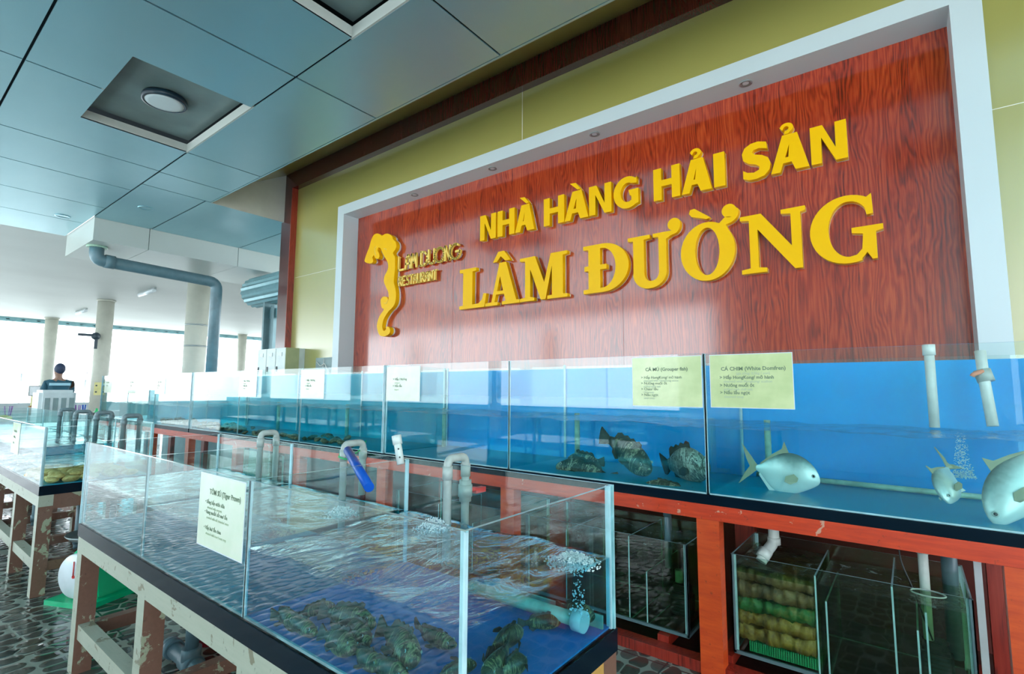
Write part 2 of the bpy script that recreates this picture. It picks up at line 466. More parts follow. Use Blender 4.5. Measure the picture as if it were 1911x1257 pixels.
# ================================================================== THE SETTING
ZC = 4.40                       # ceiling height
XD, YW, YP = -12.33, 4.40, 4.634
struct('floor', B(-31, 7, -1.0, 22, -.1, 0), 'pebble_floor', 'floor of dark oval pebbles in pale grout, wet and glossy', 'floor')
plain('added_pale', (.38, .46, .49), .3, var=.1, vs=1.2)
struct('floor_2', B(-31, 7, -6.2, -1.0, -.1, 0), 'added_pale', 'added unseen pale floor strip that whitens the tank glass reflections', 'floor')  # out of view, added so the near tank's glass reflects a paler tone
plain('floor_maroon', (.05, .018, .014), .4, var=.3, vs=9)
struct('floor_3', B(-12.6, 7, 3.2, YW-.01, 0, .012), 'floor_maroon', 'dark maroon boards under the back tanks', 'floor')
plain('ground_pale', (.42, .47, .48), .8, var=.04, vs=.3)
struct('ground', B(-140, 60, -90, 120, -.35, -.12), 'ground_pale', 'pale sunlit ground outside the hall', 'ground')

# main ceiling: metal panels with open joints, two lamp recesses, bulkhead
holes = [(-6.69, -5.07, 1.247, 2.243), (-3.385, -1.77, 1.247, 2.243), (-.075, 1.54, 1.247, 2.243)]
cells = []
ys = [-6.2, -5.53, -3.97, -2.41, -.87, .69]
xs = [7, 5.7, 4.04, 2.38, .73, -.93, -2.6, -4.24, -5.87, -7.57, -8.65, -9.87, -11.1, XD]
for j in range(len(ys)-1):
    for i in range(len(xs)-1): cells.append((xs[i+1], xs[i], ys[j], ys[j+1]))
for i in range(len(xs)-1): cells.append((xs[i+1], xs[i], .69, 2.25))
for a, b in ((7, 5.7), (5.7, 4.04), (4.04, 2.38), (2.38, .73), (.73, -.93), (-.93, -2.57), (-2.57, -4.24), (-4.24, -6.69), (-6.69, -7.6), (-7.6, -8.25)):
    cells.append((b, a, 2.25, 3.14))
for a, b in ((-8.25, -10.55),):
    for c, d in ((2.25, 3.07), (3.07, 4.59), (4.59, 6.1), (6.1, 7.6), (7.6, 9.2), (9.2, 10.8)): cells.append((b, a, c, d))
bm = bmesh.new(); g = .010
for (a, b, c, d) in cells:
    a, b, c, d = a+g, b-g, c+g, d-g
    rects = [(a, b, c, d)]
    for (ha, hb, hc, hd) in holes:
        nr = []
        for (p, q, r_, s) in rects:
            if ha < q and hb > p and hc < s and hd > r_:
                if p < ha: nr.append((p, ha, r_, s))
                if q > hb: nr.append((hb, q, r_, s))
                m0, m1 = max(p, ha), min(q, hb)
                if r_ < hc: nr.append((m0, m1, r_, hc))
                if s > hd: nr.append((m0, m1, hd, s))
            else: nr.append((p, q, r_, s))
        rects = nr
    for (p, q, r_, s) in rects:
        if q-p > .004 and s-r_ > .004: box(bm, p, q, r_, s, ZC, ZC+.012)
struct('ceiling', bm, 'ceiling_panel', 'blue-grey metal panel ceiling with open dark joints', 'ceiling')
bm = bmesh.new()                       # dark deck seen only through the joints
for (p, q, r_, s) in ((XD, -8.27, -6.2, 1.24), (-8.27, 7, -6.2, 1.24), (XD, -6.69, 1.24, 2.245), (-5.07, -3.385, 1.24, 2.245), (-1.77, -.075, 1.24, 2.245), (1.54, 7, 1.24, 2.245), (-8.25, 7, 2.245, 3.13), (-10.56, -8.26, 2.245, 10.8)):
    box(bm, p+(.022 if p in (-5.07, -1.77, 1.54) else 0), q-(.022 if q in (-6.69, -3.385, -.075) else 0), r_, s-(.003 if s == 1.24 else 0), ZC+.03, ZC+.06)
struct('ceiling_2', bm, 'shadow_gap', 'dark deck above the ceiling joints', 'ceiling')
for k, (a, b, c, d) in enumerate(holes):
    bm = bmesh.new(); h = .10
    t = .02
    box(bm, a-t, a, c-t, d+t, ZC+.001, ZC+h); box(bm, b, b+t, c-t, d+t, ZC+.001, ZC+h)
    box(bm, a, b, c-t, c, ZC+.001, ZC+h); box(bm, a, b, d, d+t, ZC+.001, ZC+h)
    struct('trim_%d' % (k+1), bm, 'soffit_white', 'pale side walls of the lamp recess', 'trim')
    struct('ceiling_%d' % (k+3), B(a-t, b+t, c-t, d+t, ZC+h+.06, ZC+h+.08), 'recess_panel', 'raised panel inside the lamp recess', 'ceiling')
    cx, cy = (a+b)/2, (c+d)/2
    lab = ['round black-rimmed ceiling lamp in the recess seen whole', 'round black-rimmed lamp in the recess cut by the top edge', 'round black-rimmed lamp in the recess over the viewer'][k]
    zt = ZC+h+.06
    L = thing('ceiling_lamp', (cx, cy, zt), lab, 'lamp', 'ceiling lamps in recesses')
    bm = bmesh.new(); lathe(bm, [(.19, 0), (.20, -.02), (.20, -.06), (.175, -.066), (.175, -.05), (.1, -.05)], (cx, cy, zt), 40); part('rim', bm, 'lamp_rim', L)
    bm = bmesh.new(); lathe(bm, [(.174, -.052), (.174, -.062), (.13, -.068), (.02, -.07)], (cx, cy, zt), 40); part('diffuser', bm, 'lamp_diffuser', L)
# slanting strip between ceiling edge and sign wall
bm = bmesh.new()
v = [bm.verts.new(p) for p in ((-8.26, 3.16, 4.585), (7, 3.16, 4.585), (7, YW, 5.28), (-8.26, YW, 5.28), (-8.26, 3.16, 4.62), (7, 3.16, 4.62), (7, YW, 5.32), (-8.26, YW, 5.32))]
for f in ((0,1,2,3),(7,6,5,4),(0,4,5,1),(3,2,6,7),(0,3,7,4),(1,5,6,2)): bm.faces.new([v[i] for i in f])
struct('ceiling_6', bm, 'olive_panel', 'slanting strip between the ceiling edge and the sign wall', 'ceiling')
struct('trim_4', B(-8.25, 7, 3.14, 3.16, ZC, 4.62), 'ceiling_panel', 'upstand at the back edge of the ceiling', 'trim')
struct('trim_5', B(-8.27, -8.252, 3.15, 5.0, ZC-.002, 5.4), 'gusset_beige', 'pale gusset panel closing the end of the slanting strip', 'trim')
# bulkhead with panel joints
bm = bmesh.new()
for a, b in ((2.27, 3.05), (3.06, 4.58), (4.59, 6.1), (6.11, 7.6), (7.61, 10.8)):
    box(bm, XD, -10.55, a, b, 4.02, ZC+.3)
struct('trim_6', bm, 'soffit_white', 'pale boxed bulkhead under the far end of the ceiling', 'trim')
# hall ceiling beyond
bm = bmesh.new(); box(bm, -28.8, XD+.01, -6.2, 22, ZC+.005, ZC+.05); box(bm, XD, -8.3, 10.8, 22, ZC, ZC+.05)
struct('ceiling_7', bm, 'hall_ceiling', 'flat white ceiling of the open hall', 'ceiling')
bm = bmesh.new(); box(bm, -28.95, -28.8, -6.2, 22, ZC-.16, ZC+.08); box(bm, -29.35, -28.95, -6.2, 22, ZC-.04, ZC+.0)
for i in range(60): box(bm, -29.3, -28.8, -6.2+i*.47, -6.1+i*.47, ZC-.09, ZC-.05)
struct('trim_7', bm, 'metal_blue', 'blue-grey eave beam along the open side of the hall', 'trim')

# sign wall
OL, IL, IR, OR, OT, IT = -6.777, -6.62, .364, .527, 4.363, 4.217
bm = bmesh.new(); FB = 1.62
box(bm, -8.05, OL+.06, YW, 4.9, .95, 5.4); box(bm, OR-.06, 7, YW, 4.9, .95, 5.4)
box(bm, OL+.06, OR-.06, YW, 4.9, OT-.06, 5.4); box(bm, OL+.06, OR-.06, YW, 4.9, .95, FB)
box(bm, OL+.06, OR-.06, YP+.03, 4.9, FB, OT-.06)
struct('wall_back', bm, 'olive_panel', 'olive composite-panel wall around the sign', 'wall')
bm = bmesh.new()                        # joints of the wall panels
box(bm, -3.281, -3.275, YW-.001, YW+.004, 4.37, 4.95)
box(bm, -8.0, OL, YW-.001, YW+.004, 3.418, 3.422); box(bm, OR+.0, 7, YW-.001, YW+.004, 3.418, 3.422)
box(bm, .21, .214, YW-.001, YW+.004, 4.37, 4.95); box(bm, 1.3, 1.304, YW-.001, YW+.004, .95, 4.95)
struct('trim_8', bm, 'sign_white', 'fine pale joints between the olive wall panels', 'trim')
struct('wall_back_lower', B(-8.05, 7, YW-.01, 4.9, 0, .95), 'wall_maroon', 'dark maroon wall behind the lower tanks', 'wall')
bm = bmesh.new()
box(bm, OL, IL, 4.37, YP, FB-.1, OT); box(bm, IR, OR, 4.37, YP, FB-.1, OT); box(bm, IL, IR, 4.37, YP, IT, OT)
struct('trim_9', bm, 'white_frame', 'deep white frame around the wooden sign panel', 'trim')
struct('trim_10', B(IL, IR, YP, YP+.03, FB, IT), 'sign_wood', 'glossy red-brown wood-grain panel behind the lettering', 'wall')
bm = bmesh.new()
for x in (-4.55, -2.2, .13): box(bm, x-.0015, x+.0015, YP-.0012, YP+.002, FB, IT)
struct('trim_11', bm, 'red_side', 'fine joints of the wooden sign panel', 'trim')
bm = bmesh.new()
box(bm, -8.33, 7, 4.30, YW, 4.95, 5.285)
struct('trim_12', bm, 'trim_wood', 'dark red-brown beam along the top of the sign wall', 'trim')
bm = bmesh.new()
box(bm, -8.33, -8.03, 4.30, 4.9, 0, 4.95)
struct('trim_13', bm, 'trim_wood', 'red-brown wooden post at the left end of the sign wall', 'trim')
bm = bmesh.new(); box(bm, -8.034, -8.02, 4.298, YW, 0, 4.95)
struct('trim_14', bm, 'red_side', 'bright red edge of the wooden post', 'trim')
struct('added_wall_right', B(6.9, 7.0, -6.2, YW, 0, 1.5), 'wall_maroon', 'added unseen low dark wall blocking low light from the right', 'wall')  # out of view, added to keep low horizon light out of the floor sheen
struct('added_parapet_front', B(-28.8, -4.4, -6.3, -6.2, 0, 1.1), 'metal_blue', 'added unseen low blue-grey wall that darkens the lower tank reflections', 'wall')  # out of view, added so the back tanks reflect darker low down
struct('added_parapet_left', B(-28.7, -28.6, -6.2, 22, 0, .92), 'added_pale', 'added low pale wall that dims reflections from the far side of the hall', 'wall')  # added so the tank glass reflects something dimmer than the bright outside
struct('wall_back_2', B(-12.7, -8.35, 4.2, 4.3, 0, .93), 'metal_blue', 'low blue-grey wall behind the farthest tank', 'wall')
struct('wall_front', B(-4.4, 1.6, -6.2, -6.1, 0, ZC), 'white_paint', 'olive wall behind the viewer', 'wall')
bm = bmesh.new(); box(bm, -28.8, -4.4, -6.2, -6.05, 4.15, ZC)
struct('trim_15', bm, 'soffit_white', 'fascia over the open side behind the viewer', 'trim')
bm = bmesh.new(); box(bm, -8.4, 7, -6.2, 4.9, 5.4, 5.5); box(bm, -8.4, 7, -6.2, 3.1, 5.0, 5.05)
struct('ceiling_8', bm, 'shadow_gap', 'roof deck above the ceiling void', 'ceiling')


for x, w in ((-5.17, 'leftmost'), (-3.79, 'second from left'), (-2.417, 'third from left'), (-.96, 'rightmost')):
    d = thing('downlight', (x, 4.49, IT), 'small round metal downlight in the underside of the white frame, %s of four' % w, 'downlight', 'downlights in the white sign frame')
    bm = bmesh.new(); lathe(bm, [(.03, -.001), (.052, -.001), (.055, -.006), (.04, -.008), (.036, -.001), (.03, .0)], (x, 4.49, IT), 24); part('rim', bm, 'metal_grey', d)
    bm = bmesh.new(); lathe(bm, [(.033, -.0015), (.022, -.004), (.014, -.003), (.002, -.004)], (x, 4.49, IT), 20); part('bulb', bm, 'dial_white', d)
for (u, v_), lab in (((117, 403), 'faint round ceiling fitting near the white hall ceiling'), ((272, 388), 'faint round ceiling fitting above the bulkhead')):
    q = at(u, v_, 'z', ZC)
    bm = bmesh.new(); lathe(bm, [(.1, -.0005), (.105, -.006), (.085, -.008), (.08, -.004), (.01, -.004)], (q.x, q.y, ZC), 24)
    solo('ceiling_fitting', bm, 'ceiling_panel', lab, 'ceiling fitting')

# ================================================================== THE LETTERING
YF = 4.565                      # front face of the raised letters
def arc(cx, cy, rx, ry, a0, a1, n=14):
    return [(cx+rx*cos(radians(a0+(a1-a0)*i/n)), cy+ry*sin(radians(a0+(a1-a0)*i/n))) for i in range(n+1)]
def flat_mesh(polys, depth):
    cu = bpy.data.curves.new('t', 'CURVE'); cu.dimensions = '2D'; cu.fill_mode = 'BOTH'; cu.extrude = depth/2
    for poly in polys:
        s = cu.splines.new('POLY'); s.points.add(len(poly)-1); s.use_cyclic_u = True
        for p, q in zip(s.points, poly): p.co = (q[0], q[1], 0, 1)
    o = bpy.data.objects.new('t', cu); col.objects.link(o)
    bpy.context.view_layer.update()
    me = bpy.data.meshes.new_from_object(o.evaluated_get(bpy.context.evaluated_depsgraph_get()))
    bpy.data.objects.remove(o); bpy.data.curves.remove(cu)
    for v in me.vertices:
        x, y, z = v.co; v.co = (x, -z, y)          # local X along wall, Z up, Y depth
    return me
def extruded(name, polys, x, z, y0, y1, mat, parent=None):
    me = flat_mesh(polys, y1-y0); me.name = name; me.materials.clear(); me.materials.append(MT[mat])
    for v in me.vertices: v.co.y += (y1-y0)/2
    me.flip_normals() if False else None
    o = bpy.data.objects.new(name, me); col.objects.link(o)
    o.location = Vector((x, y0, z)) - (wloc(parent) if parent else Vector((0, 0, 0)))
    o.parent = parent
    return o
def letter(name, polys, x, z, label, group, acc=None, accname=None, depth=.055, mat='sign_yellow', y0=YF, backing=True):
    t = thing('sign_letter', (x, YP, z), label, 'sign letter', group)
    extruded('letter_body', polys, x, z, y0, y0+depth, mat, t)
    if backing: 
        bo = extruded('backing', polys, x, z, y0+depth, YP, 'sign_white', t); bo['label'] = 'white backing behind the yellow letter'
    if acc:
        extruded(accname, acc, x, z, y0, y0+depth, mat, t)
        bo = extruded('backing', acc, x, z, y0+depth, YP, 'sign_white', t)
    return t
G1, G2 = 'yellow letters of the upper sign line', 'yellow serif letters of the lower sign line'
# --- upper line, cap height .31
H1 = .31
def fN(w, s=.075): return [[(0, 0), (s*.95, 0), (s*1.0, .21), (w-s*1.05, 0), (w, 0), (w, H1), (w-s, H1), (w-s*1.02, .105), (s*1.15, H1), (0, H1)]]
def fH(w, s=.078): return [[(0, 0), (s, 0), (s, .13), (w-s, .13), (w-s, 0), (w, 0), (w, H1), (w-s, H1), (w-s, .19), (s, .19), (s, H1), (0, H1)]]
def fA(w, s=.078):
    return [[(0, 0), (s*.9, 0), (s*.9+.024, .072), (w-s-.046, .072), (w-s-.02, 0), (w, 0), (w*.5+.065, H1), (w*.5-.045, H1)],
            [(s*.9+.04, .118), (w*.5+.004, .225), (w-s-.068, .118)]]
def fG(w):
    o = arc(w*.56, .155, w*.56, .162, 52, 305, 26)
    i = arc(w*.58, .155, w*.29, .098, 300, 62, 20)
    return [[(w*.95, .30)] + o + [(w, .03), (w, .175), (w*.62, .175), (w*.66, .115), (w*.72, .115), (w*.72, .068)] + i + [(w*.93, .232)]]
def fS(w):
    out = [(w*.88, .297), (w*.60, .317), (w*.34, .312), (w*.12, .285), (w*.02, .235), (w*.06, .175), (w*.25, .14), (w*.5, .118), (w*.62, .095), (w*.6, .068), (w*.42, .052), (w*.2, .062), (w*.04, .088),
           (w*.04, .015), (w*.25, -.006), (w*.5, -.008), (w*.78, .008), (w*.96, .05), (w*1.0, .105), (w*.92, .158), (w*.72, .19), (w*.48, .208), (w*.38, .228), (w*.44, .25), (w*.62, .257), (w*.9, .236)]
    return [out]
def fI(w): return [[(0, 0), (w, 0), (w, H1), (0, H1)]]
def grave(x, y): return [[(x-.075, y+.095), (x-.005, y+.09), (x+.055, y+.012), (x+.015, y+.012)]]
def hook(x, y, s=1.):
    o = arc(x, y+.07*s, .05*s, .042*s, 165, -60, 14); i = arc(x-.003, y+.067*s, .02*s, .017*s, -50, 150, 10)
    return [[(x-.055*s, y+.09*s)] + o + [(x+.012*s, y+.018*s), (x-.022*s, y+.018*s), (x-.014*s, y+.045*s)] + i + [(x-.032*s, y+.052*s)]]
Z1 = 3.39
L1 = [('N', fN(.25), -4.04, 'N opening NHÀ', None, None), ('H', fH(.255), -3.765, 'H in the middle of NHÀ', None, None),
      ('A', fA(.27), -3.50, 'A with grave accent ending NHÀ', grave(.14, H1), 'grave_accent'),
      ('H', fH(.265), -3.10, 'H opening HÀNG', None, None), ('A', fA(.29), -2.83, 'A with grave accent in HÀNG', grave(.145, H1), 'grave_accent'),
      ('N', fN(.255), -2.53, 'N in HÀNG', None, None), ('G', fG(.265), -2.25, 'G ending HÀNG', None, None),
      ('H', fH(.255), -1.83, 'H opening HẢI', None, None), ('A', fA(.27), -1.56, 'A with hook accent in HẢI', hook(.135, H1-.012), 'hook_accent'),
      ('I', fI(.095), -1.27, 'I ending HẢI', None, None), ('S', fS(.225), -1.035, 'S opening SẢN', None, None),
      ('A', fA(.28), -.81, 'A with hook accent in SẢN', hook(.13, H1-.012), 'hook_accent'), ('N', fN(.245), -.515, 'N ending SẢN', None, None)]
for nm, pl, x, lab, ac, an in L1:
    letter(nm, pl, x, Z1, 'raised yellow sans-serif ' + lab, G1, ac, an)
# --- lower line, cap height .5
Z2 = 2.575; H = .5; s = .035
def serif(x0, x1, top, th=.035): return None
gL = [[(0, 0), (.41, 0), (.44, .16), (.395, .165), (.375, .095), (.32, .05), (.215, .045), (.215, .455), (.275, .46), (.275, .5), (0, .5), (0, .46), (.06, .455), (.06, .045), (0, .04)]]
gA = [[(0, 0), (.19, 0), (.19, .035), (.145, .04), (.165, .125), (.285, .125), (.31, .04), (.255, .035), (.255, 0), (.51, 0), (.51, .035), (.465, .04), (.315, .5), (.215, .5), (.095, .04), (0, .035)],
      [(.182, .165), (.225, .34), (.272, .165)]]
circ = [[(.115, .515), (.175, .515), (.235, .575), (.30, .515), (.375, .515), (.285, .635), (.195, .635)]]
gM = [[(0, 0), (.20, 0), (.20, .035), (.145, .045), (.145, .36), (.29, 0), (.35, 0), (.435, .36), (.435, .04), (.375, .035), (.375, 0), (.63, 0), (.63, .035), (.575, .04), (.575, .46), (.63, .465), (.63, .5), (.42, .5), (.335, .19), (.21, .5), (0, .5), (0, .465), (.075, .46), (.075, .045), (0, .035)]]
gD = [[(0, 0)] + [(.22, 0)] + arc(.22, .25, .285, .25, -90, 90, 22) + [(0, .5), (0, .46), (.06, .455), (.06, .285), (.012, .285), (.012, .235), (.06, .235), (.06, .045), (0, .04)],
      [(.195, .235), (.265, .235), (.265, .285), (.195, .285), (.195, .455)] + arc(.215, .25, .15, .205, 80, -80, 18) + [(.195, .045)]]
gU = [[(.0, .465), (.055, .46)] + [(.055, .15)] + arc(.2, .135, .15, .155, 185, 268, 8) + arc(.22, .13, .165, .15, 272, 355, 8) + [(.385, .43), (.43, .455)] + arc(.43, .545, .092, .09, -60, -5, 7) + arc(.463, .555, .06, .06, 8, 262, 16) + [(.425, .50), (.255, .5), (.255, .465), (.31, .46), (.31, .14)] + arc(.245, .135, .066, .085, -5, -88, 6) + arc(.225, .135, .06, .085, -92, -175, 6) + [(.165, .46), (.225, .465), (.225, .5), (0, .5)]]
_oo = arc(.235, .25, .235, .265, 62, 398, 44)
gO = [_oo + [(.40, .46)] + arc(.40, .565, .11, .10, -70, 10, 8) + arc(.43, .58, .06, .06, 20, 290, 16) + [(.395, .53)], arc(.235, .25, .105, .215, 0, 350, 30)]
gr2 = [[(.095, .655), (.135, .66), (.27, .555), (.24, .542), (.105, .59), (.085, .62)]]
gN = [[(0, 0), (.195, 0), (.195, .035), (.135, .045), (.135, .37), (.40, 0), (.455, 0), (.455, .455), (.49, .465), (.49, .5), (.315, .5), (.315, .465), (.385, .455), (.385, .19), (.165, .5), (0, .5), (0, .465), (.07, .455), (.07, .045), (0, .035)]]
gG = [[(.41, .50), (.415, .345), (.375, .34)] + arc(.265, .27, .13, .195, 40, 85, 6) + arc(.255, .25, .13, .215, 90, 270, 18) + [(.30, .045), (.335, .085), (.345, .2), (.275, .215), (.275, .255), (.47, .255), (.47, .215), (.425, .205), (.425, 0), (.395, 0), (.365, .055)] + [(.33, .01)] + arc(.25, .25, .25, .265, 285, 60, 26)[::1][:0] + arc(.25, .25, .25, .265, 290, 55, 0 or 26) + [(.375, .475)]]
for nm, pl, x, lab, ac, an in (('L', gL, -4.37, 'L opening LÂM', None, None), ('A', gA, -3.945, 'A with circumflex in LÂM', circ, 'circumflex'), ('M', gM, -3.43, 'M ending LÂM', None, None),
                       ('D', gD, -2.605, 'Đ with crossbar opening ĐƯỜNG', None, None), ('U', gU, -2.105, 'U with horn in ĐƯỜNG', None, None), ('O', gO, -1.585, 'O with horn and grave accent in ĐƯỜNG', gr2, 'grave_accent'),
                       ('N', gN, -1.068, 'N in ĐƯỜNG', None, None), ('G', gG, -.553, 'G ending ĐƯỜNG', None, None)):
    letter(nm, pl, x, Z2, 'large raised yellow serif ' + lab, G2, ac, an)
# --- emblem: curling seahorse-like figure, traced in wall metres
def cat(points, k=5):
    n = len(points); out = []
    for i in range(n):
        p0, p1, p2, p3 = points[i-1], points[i], points[(i+1) % n], points[(i+2) % n]
        for j in range(k):
            t = j/k
            out.append(tuple(.5*((2*p1[a]) + (-p0[a]+p2[a])*t + (2*p0[a]-5*p1[a]+4*p2[a]-p3[a])*t*t + (-p0[a]+3*p1[a]-3*p2[a]+p3[a])*t**3) for a in (0, 1)))
    return out
EMB = [(118,365),(140,300),(165,235),(190,150),(215,105),(250,88),(285,100),(302,112),(330,95),(365,90),(395,105),(415,125),(420,150),(445,175),(455,215),(445,255),(420,290),(425,310),(440,340),(440,400),(440,470),(430,560),(428,610),(445,680),(450,760),(440,830),(410,880),(370,920),(325,990),(310,1040),(305,1090),(320,1125),(345,1110),(350,1080),(380,1090),(388,1130),(370,1165),(320,1185),(275,1170),(252,1110),(250,1050),(275,970),(320,900),(300,880),(288,830),(290,790),(315,762),(350,765),(372,790),(370,720),(345,660),(322,600),(330,540),(360,480),(368,430),(355,380),(325,330),(300,280),(285,245),(262,240),(255,270),(270,300),(275,335),(255,360),(225,345),(215,320),(200,345),(208,380),(190,405),(150,405),(120,390)]
e = [at(660+x/5.7136, 420+y/5.7136, 'y', YF-.02) for x, y in EMB]
pts = [(p.x, p.z) for p in e]
ex, ez = min(p[0] for p in pts), min(p[1] for p in pts)
pts = cat([(a-ex, b-ez) for a, b in pts], 4)
t = thing('sign_emblem', (ex, YP, ez), 'raised yellow emblem of a curling long-tailed figure left of the lettering', 'emblem')
extruded('emblem_body', [pts], ex, ez, YF-.02, YF+.045, 'sign_yellow', t)
o = extruded('backing', [pts], ex, ez, YF+.045, YP, 'sign_white', t); o['label'] = 'white backing behind the yellow emblem'
bm = bmesh.new()
def wl(pl): return [(lambda q: (q.x, YF-.022, q.z))(at(660+x/5.7136, 420+y/5.7136, 'y', YF-.02)) for x, y in pl]
bm.free()
for pl_ in ([(325, 830), (345, 835), (358, 820), (368, 795)], [(245, 225), (225, 250), (228, 290), (240, 320)], [(325, 250), (345, 252), (352, 268)]):
    bm = bmesh.new(); tube(bm, wl(pl_), .006, 6); part('engraved_line', bm, 'sign_gold', t)
# --- small thin lettering, built from strokes
ST = {'L': [[(0, 1), (0, 0), (.42, 0)]], 'A': [[(0, 0), (.1, .75), (.3, 1), (.5, .75), (.6, 0)], [(.04, .35), (.56, .35)]], 'M': [[(0, 0), (.08, 1), (.36, .3), (.64, 1), (.72, 0)]],
      'D': [[(0, 0), (0, 1), (.3, .95), (.55, .7), (.6, .45), (.5, .15), (.25, 0), (0, 0)]], 'U': [[(0, 1), (0, .25), (.1, .05), (.28, 0), (.46, .05), (.55, .25), (.55, 1)]],
      'O': [[(.45+.45*cos(i*pi/10), .5+.5*sin(i*pi/10)) for i in range(21)]], 'N': [[(0, 0), (0, 1), (.52, 0), (.52, 1)]],
      'G': [[(.45+.45*cos(i*pi/10), .5+.5*sin(i*pi/10)) for i in range(3, 20)] + [(.9, .48), (.5, .48)]],
      'R': [[(0, 0), (0, 1), (.3, 1), (.45, .8), (.35, .58), (0, .5)], [(.15, .5), (.48, 0)]], 'E': [[(.42, 1), (0, 1), (0, 0), (.42, 0)], [(0, .52), (.34, .52)]],
      'S': [[(.42, .88), (.3, 1), (.1, .97), (.02, .8), (.1, .6), (.35, .42), (.43, .22), (.33, .03), (.12, 0), (0, .12)]], 'T': [[(0, 1), (.5, 1)], [(.25, 1), (.25, 0)]]}
def thin_word(word, widths, z, h, dx, g, desc, r):
    for k, (ch, (x0, x1)) in enumerate(zip(word, widths)):
        w = max(max(p[0] for p in sx) for sx in ST[ch])
        bm = bmesh.new(); yf, yb = YF+.015, YF+.045
        for sx in ST[ch]:
            P = [Vector((x0+(p[0]/w)*(x1-x0), 0, z+p[1]*h)) for p in sx]
            for a_, b_ in zip(P, P[1:]):
                d_ = (b_-a_); n_ = Vector((-d_.z, 0, d_.x)).normalized()*r
                e_ = d_.normalized()*r*.6
                q_ = [a_-n_-e_, b_-n_+e_, b_+n_+e_, a_+n_-e_]
                f_ = [bm.verts.new((v.x, yf, v.z)) for v in q_]; k_ = [bm.verts.new((v.x, yb, v.z)) for v in q_]
                bm.faces.new(f_); bm.faces.new(k_[::-1])
                for i_ in range(4): j_ = (i_+1) % 4; bm.faces.new((f_[i_], k_[i_], k_[j_], f_[j_]))
            for p_ in (P[0], P[-1]): tube(bm, [(p_.x, yb-.005, p_.z), (p_.x, YP, p_.z)], r*.5, 6)
        solo('sign_letter', bm, 'sign_gold', 'thin gold letter %s, %s' % (ch, desc[k]), 'sign letter', g)
o7 = ['first', 'second', 'third', 'fourth', 'fifth', 'sixth', 'seventh', 'eighth', 'ninth', 'tenth']
xsA = [(-5.575, -5.47), (-5.43, -5.33), (-5.31, -5.205)]; xsB = [(-5.115, -4.99), (-4.965, -4.86), (-4.845, -4.68), (-4.655, -4.57), (-4.56, -4.39)]
thin_word('LAM', xsA, 3.245, .19, 0, 'thin gold letters beside the emblem', ['starting LAM', 'in the middle of LAM', 'ending LAM'], .0135)
thin_word('DUONG', xsB, 3.245, .19, 0, 'thin gold letters beside the emblem', [x+' of DUONG beside the emblem' for x in o7], .0135)
xr = [-5.555+i*.0765 for i in range(10)]
thin_word('RESTAURANT', [(x, x+.058) for x in xr], 3.02, .125, 0, 'thin gold letters of RESTAURANT', [x+' of RESTAURANT under the emblem wording' for x in o7], .0095)

# ================================================================== TANKS
def tank(name, x0, x1, y0, y1, zb, zt, divs, label, base_h, edge='glass_edge', glass='tank_glass', t=.010, film=None, sheet=None, back_top=None, base_over=.0, group=None, cat='fish tank'):
    T = thing(name, ((x0+x1)/2, (y0+y1)/2, zb-base_h), label, cat, group)
    back_top = back_top or zt
    def P(nm, *a, mats=None): bm = bmesh.new(); pane(bm, *a); return part(nm, bm, mats or [glass, edge], T)
    if base_h: part('base_board', B(x0-base_over, x1+base_over, y0-base_over, y1+base_over, zb-base_h, zb), 'black_glass', T)
    P('front_glass', x0, x1, y0, y0+t, zb, zt); P('back_glass', x0, x1, y1-t, y1, zb, back_top)
    P('end_glass', x0, x0+t, y0+t, y1-t, zb, zt); P('end_glass', x1-t, x1, y0+t, y1-t, zb, zt)
    for d in divs: P('divider_glass', d-t/2, d+t/2, y0+t, y1-t, zb, zt-.002)
    bm = bmesh.new()
    for d in [x0+t+.006, x1-t-.006]+list(divs):
        for yy in (y0+t+.004, y1-t-.004):
            box(bm, d-.009, d+.009, yy-.004, yy+.004, zb, zt-.004)
    for xx in (x0-.003, x1-.003):
        box(bm, xx, xx+.006, y0-.003, y0+.007, zb, zt-.002)
    box(bm, x0+t, x1-t, y0+t, y0+t+.008, zb, zb+.008)
    part('silicone_joint', bm, 'silicone', T)
    if isinstance(sheet, list):
        q = [x0+t]+list(divs)+[x1-t]
        for (a_, b_), sh_ in zip(zip(q, q[1:]), sheet): part('bottom_sheet', B(a_+.006, b_-.006, y0+t+.008, y1-t, zb, zb+.006), sh_, T, 'blue bottom sheet')
        sheet = None
    if film: part('blue_backing', B(x0, x1, y1, y1+.006, zb, back_top-.02), film, T, 'blue backing film')
    if sheet: part('bottom_sheet', B(x0+t, x1-t, y0+t+.008, y1-t, zb, zb+.006), sheet, T, 'blue bottom sheet')
    return T
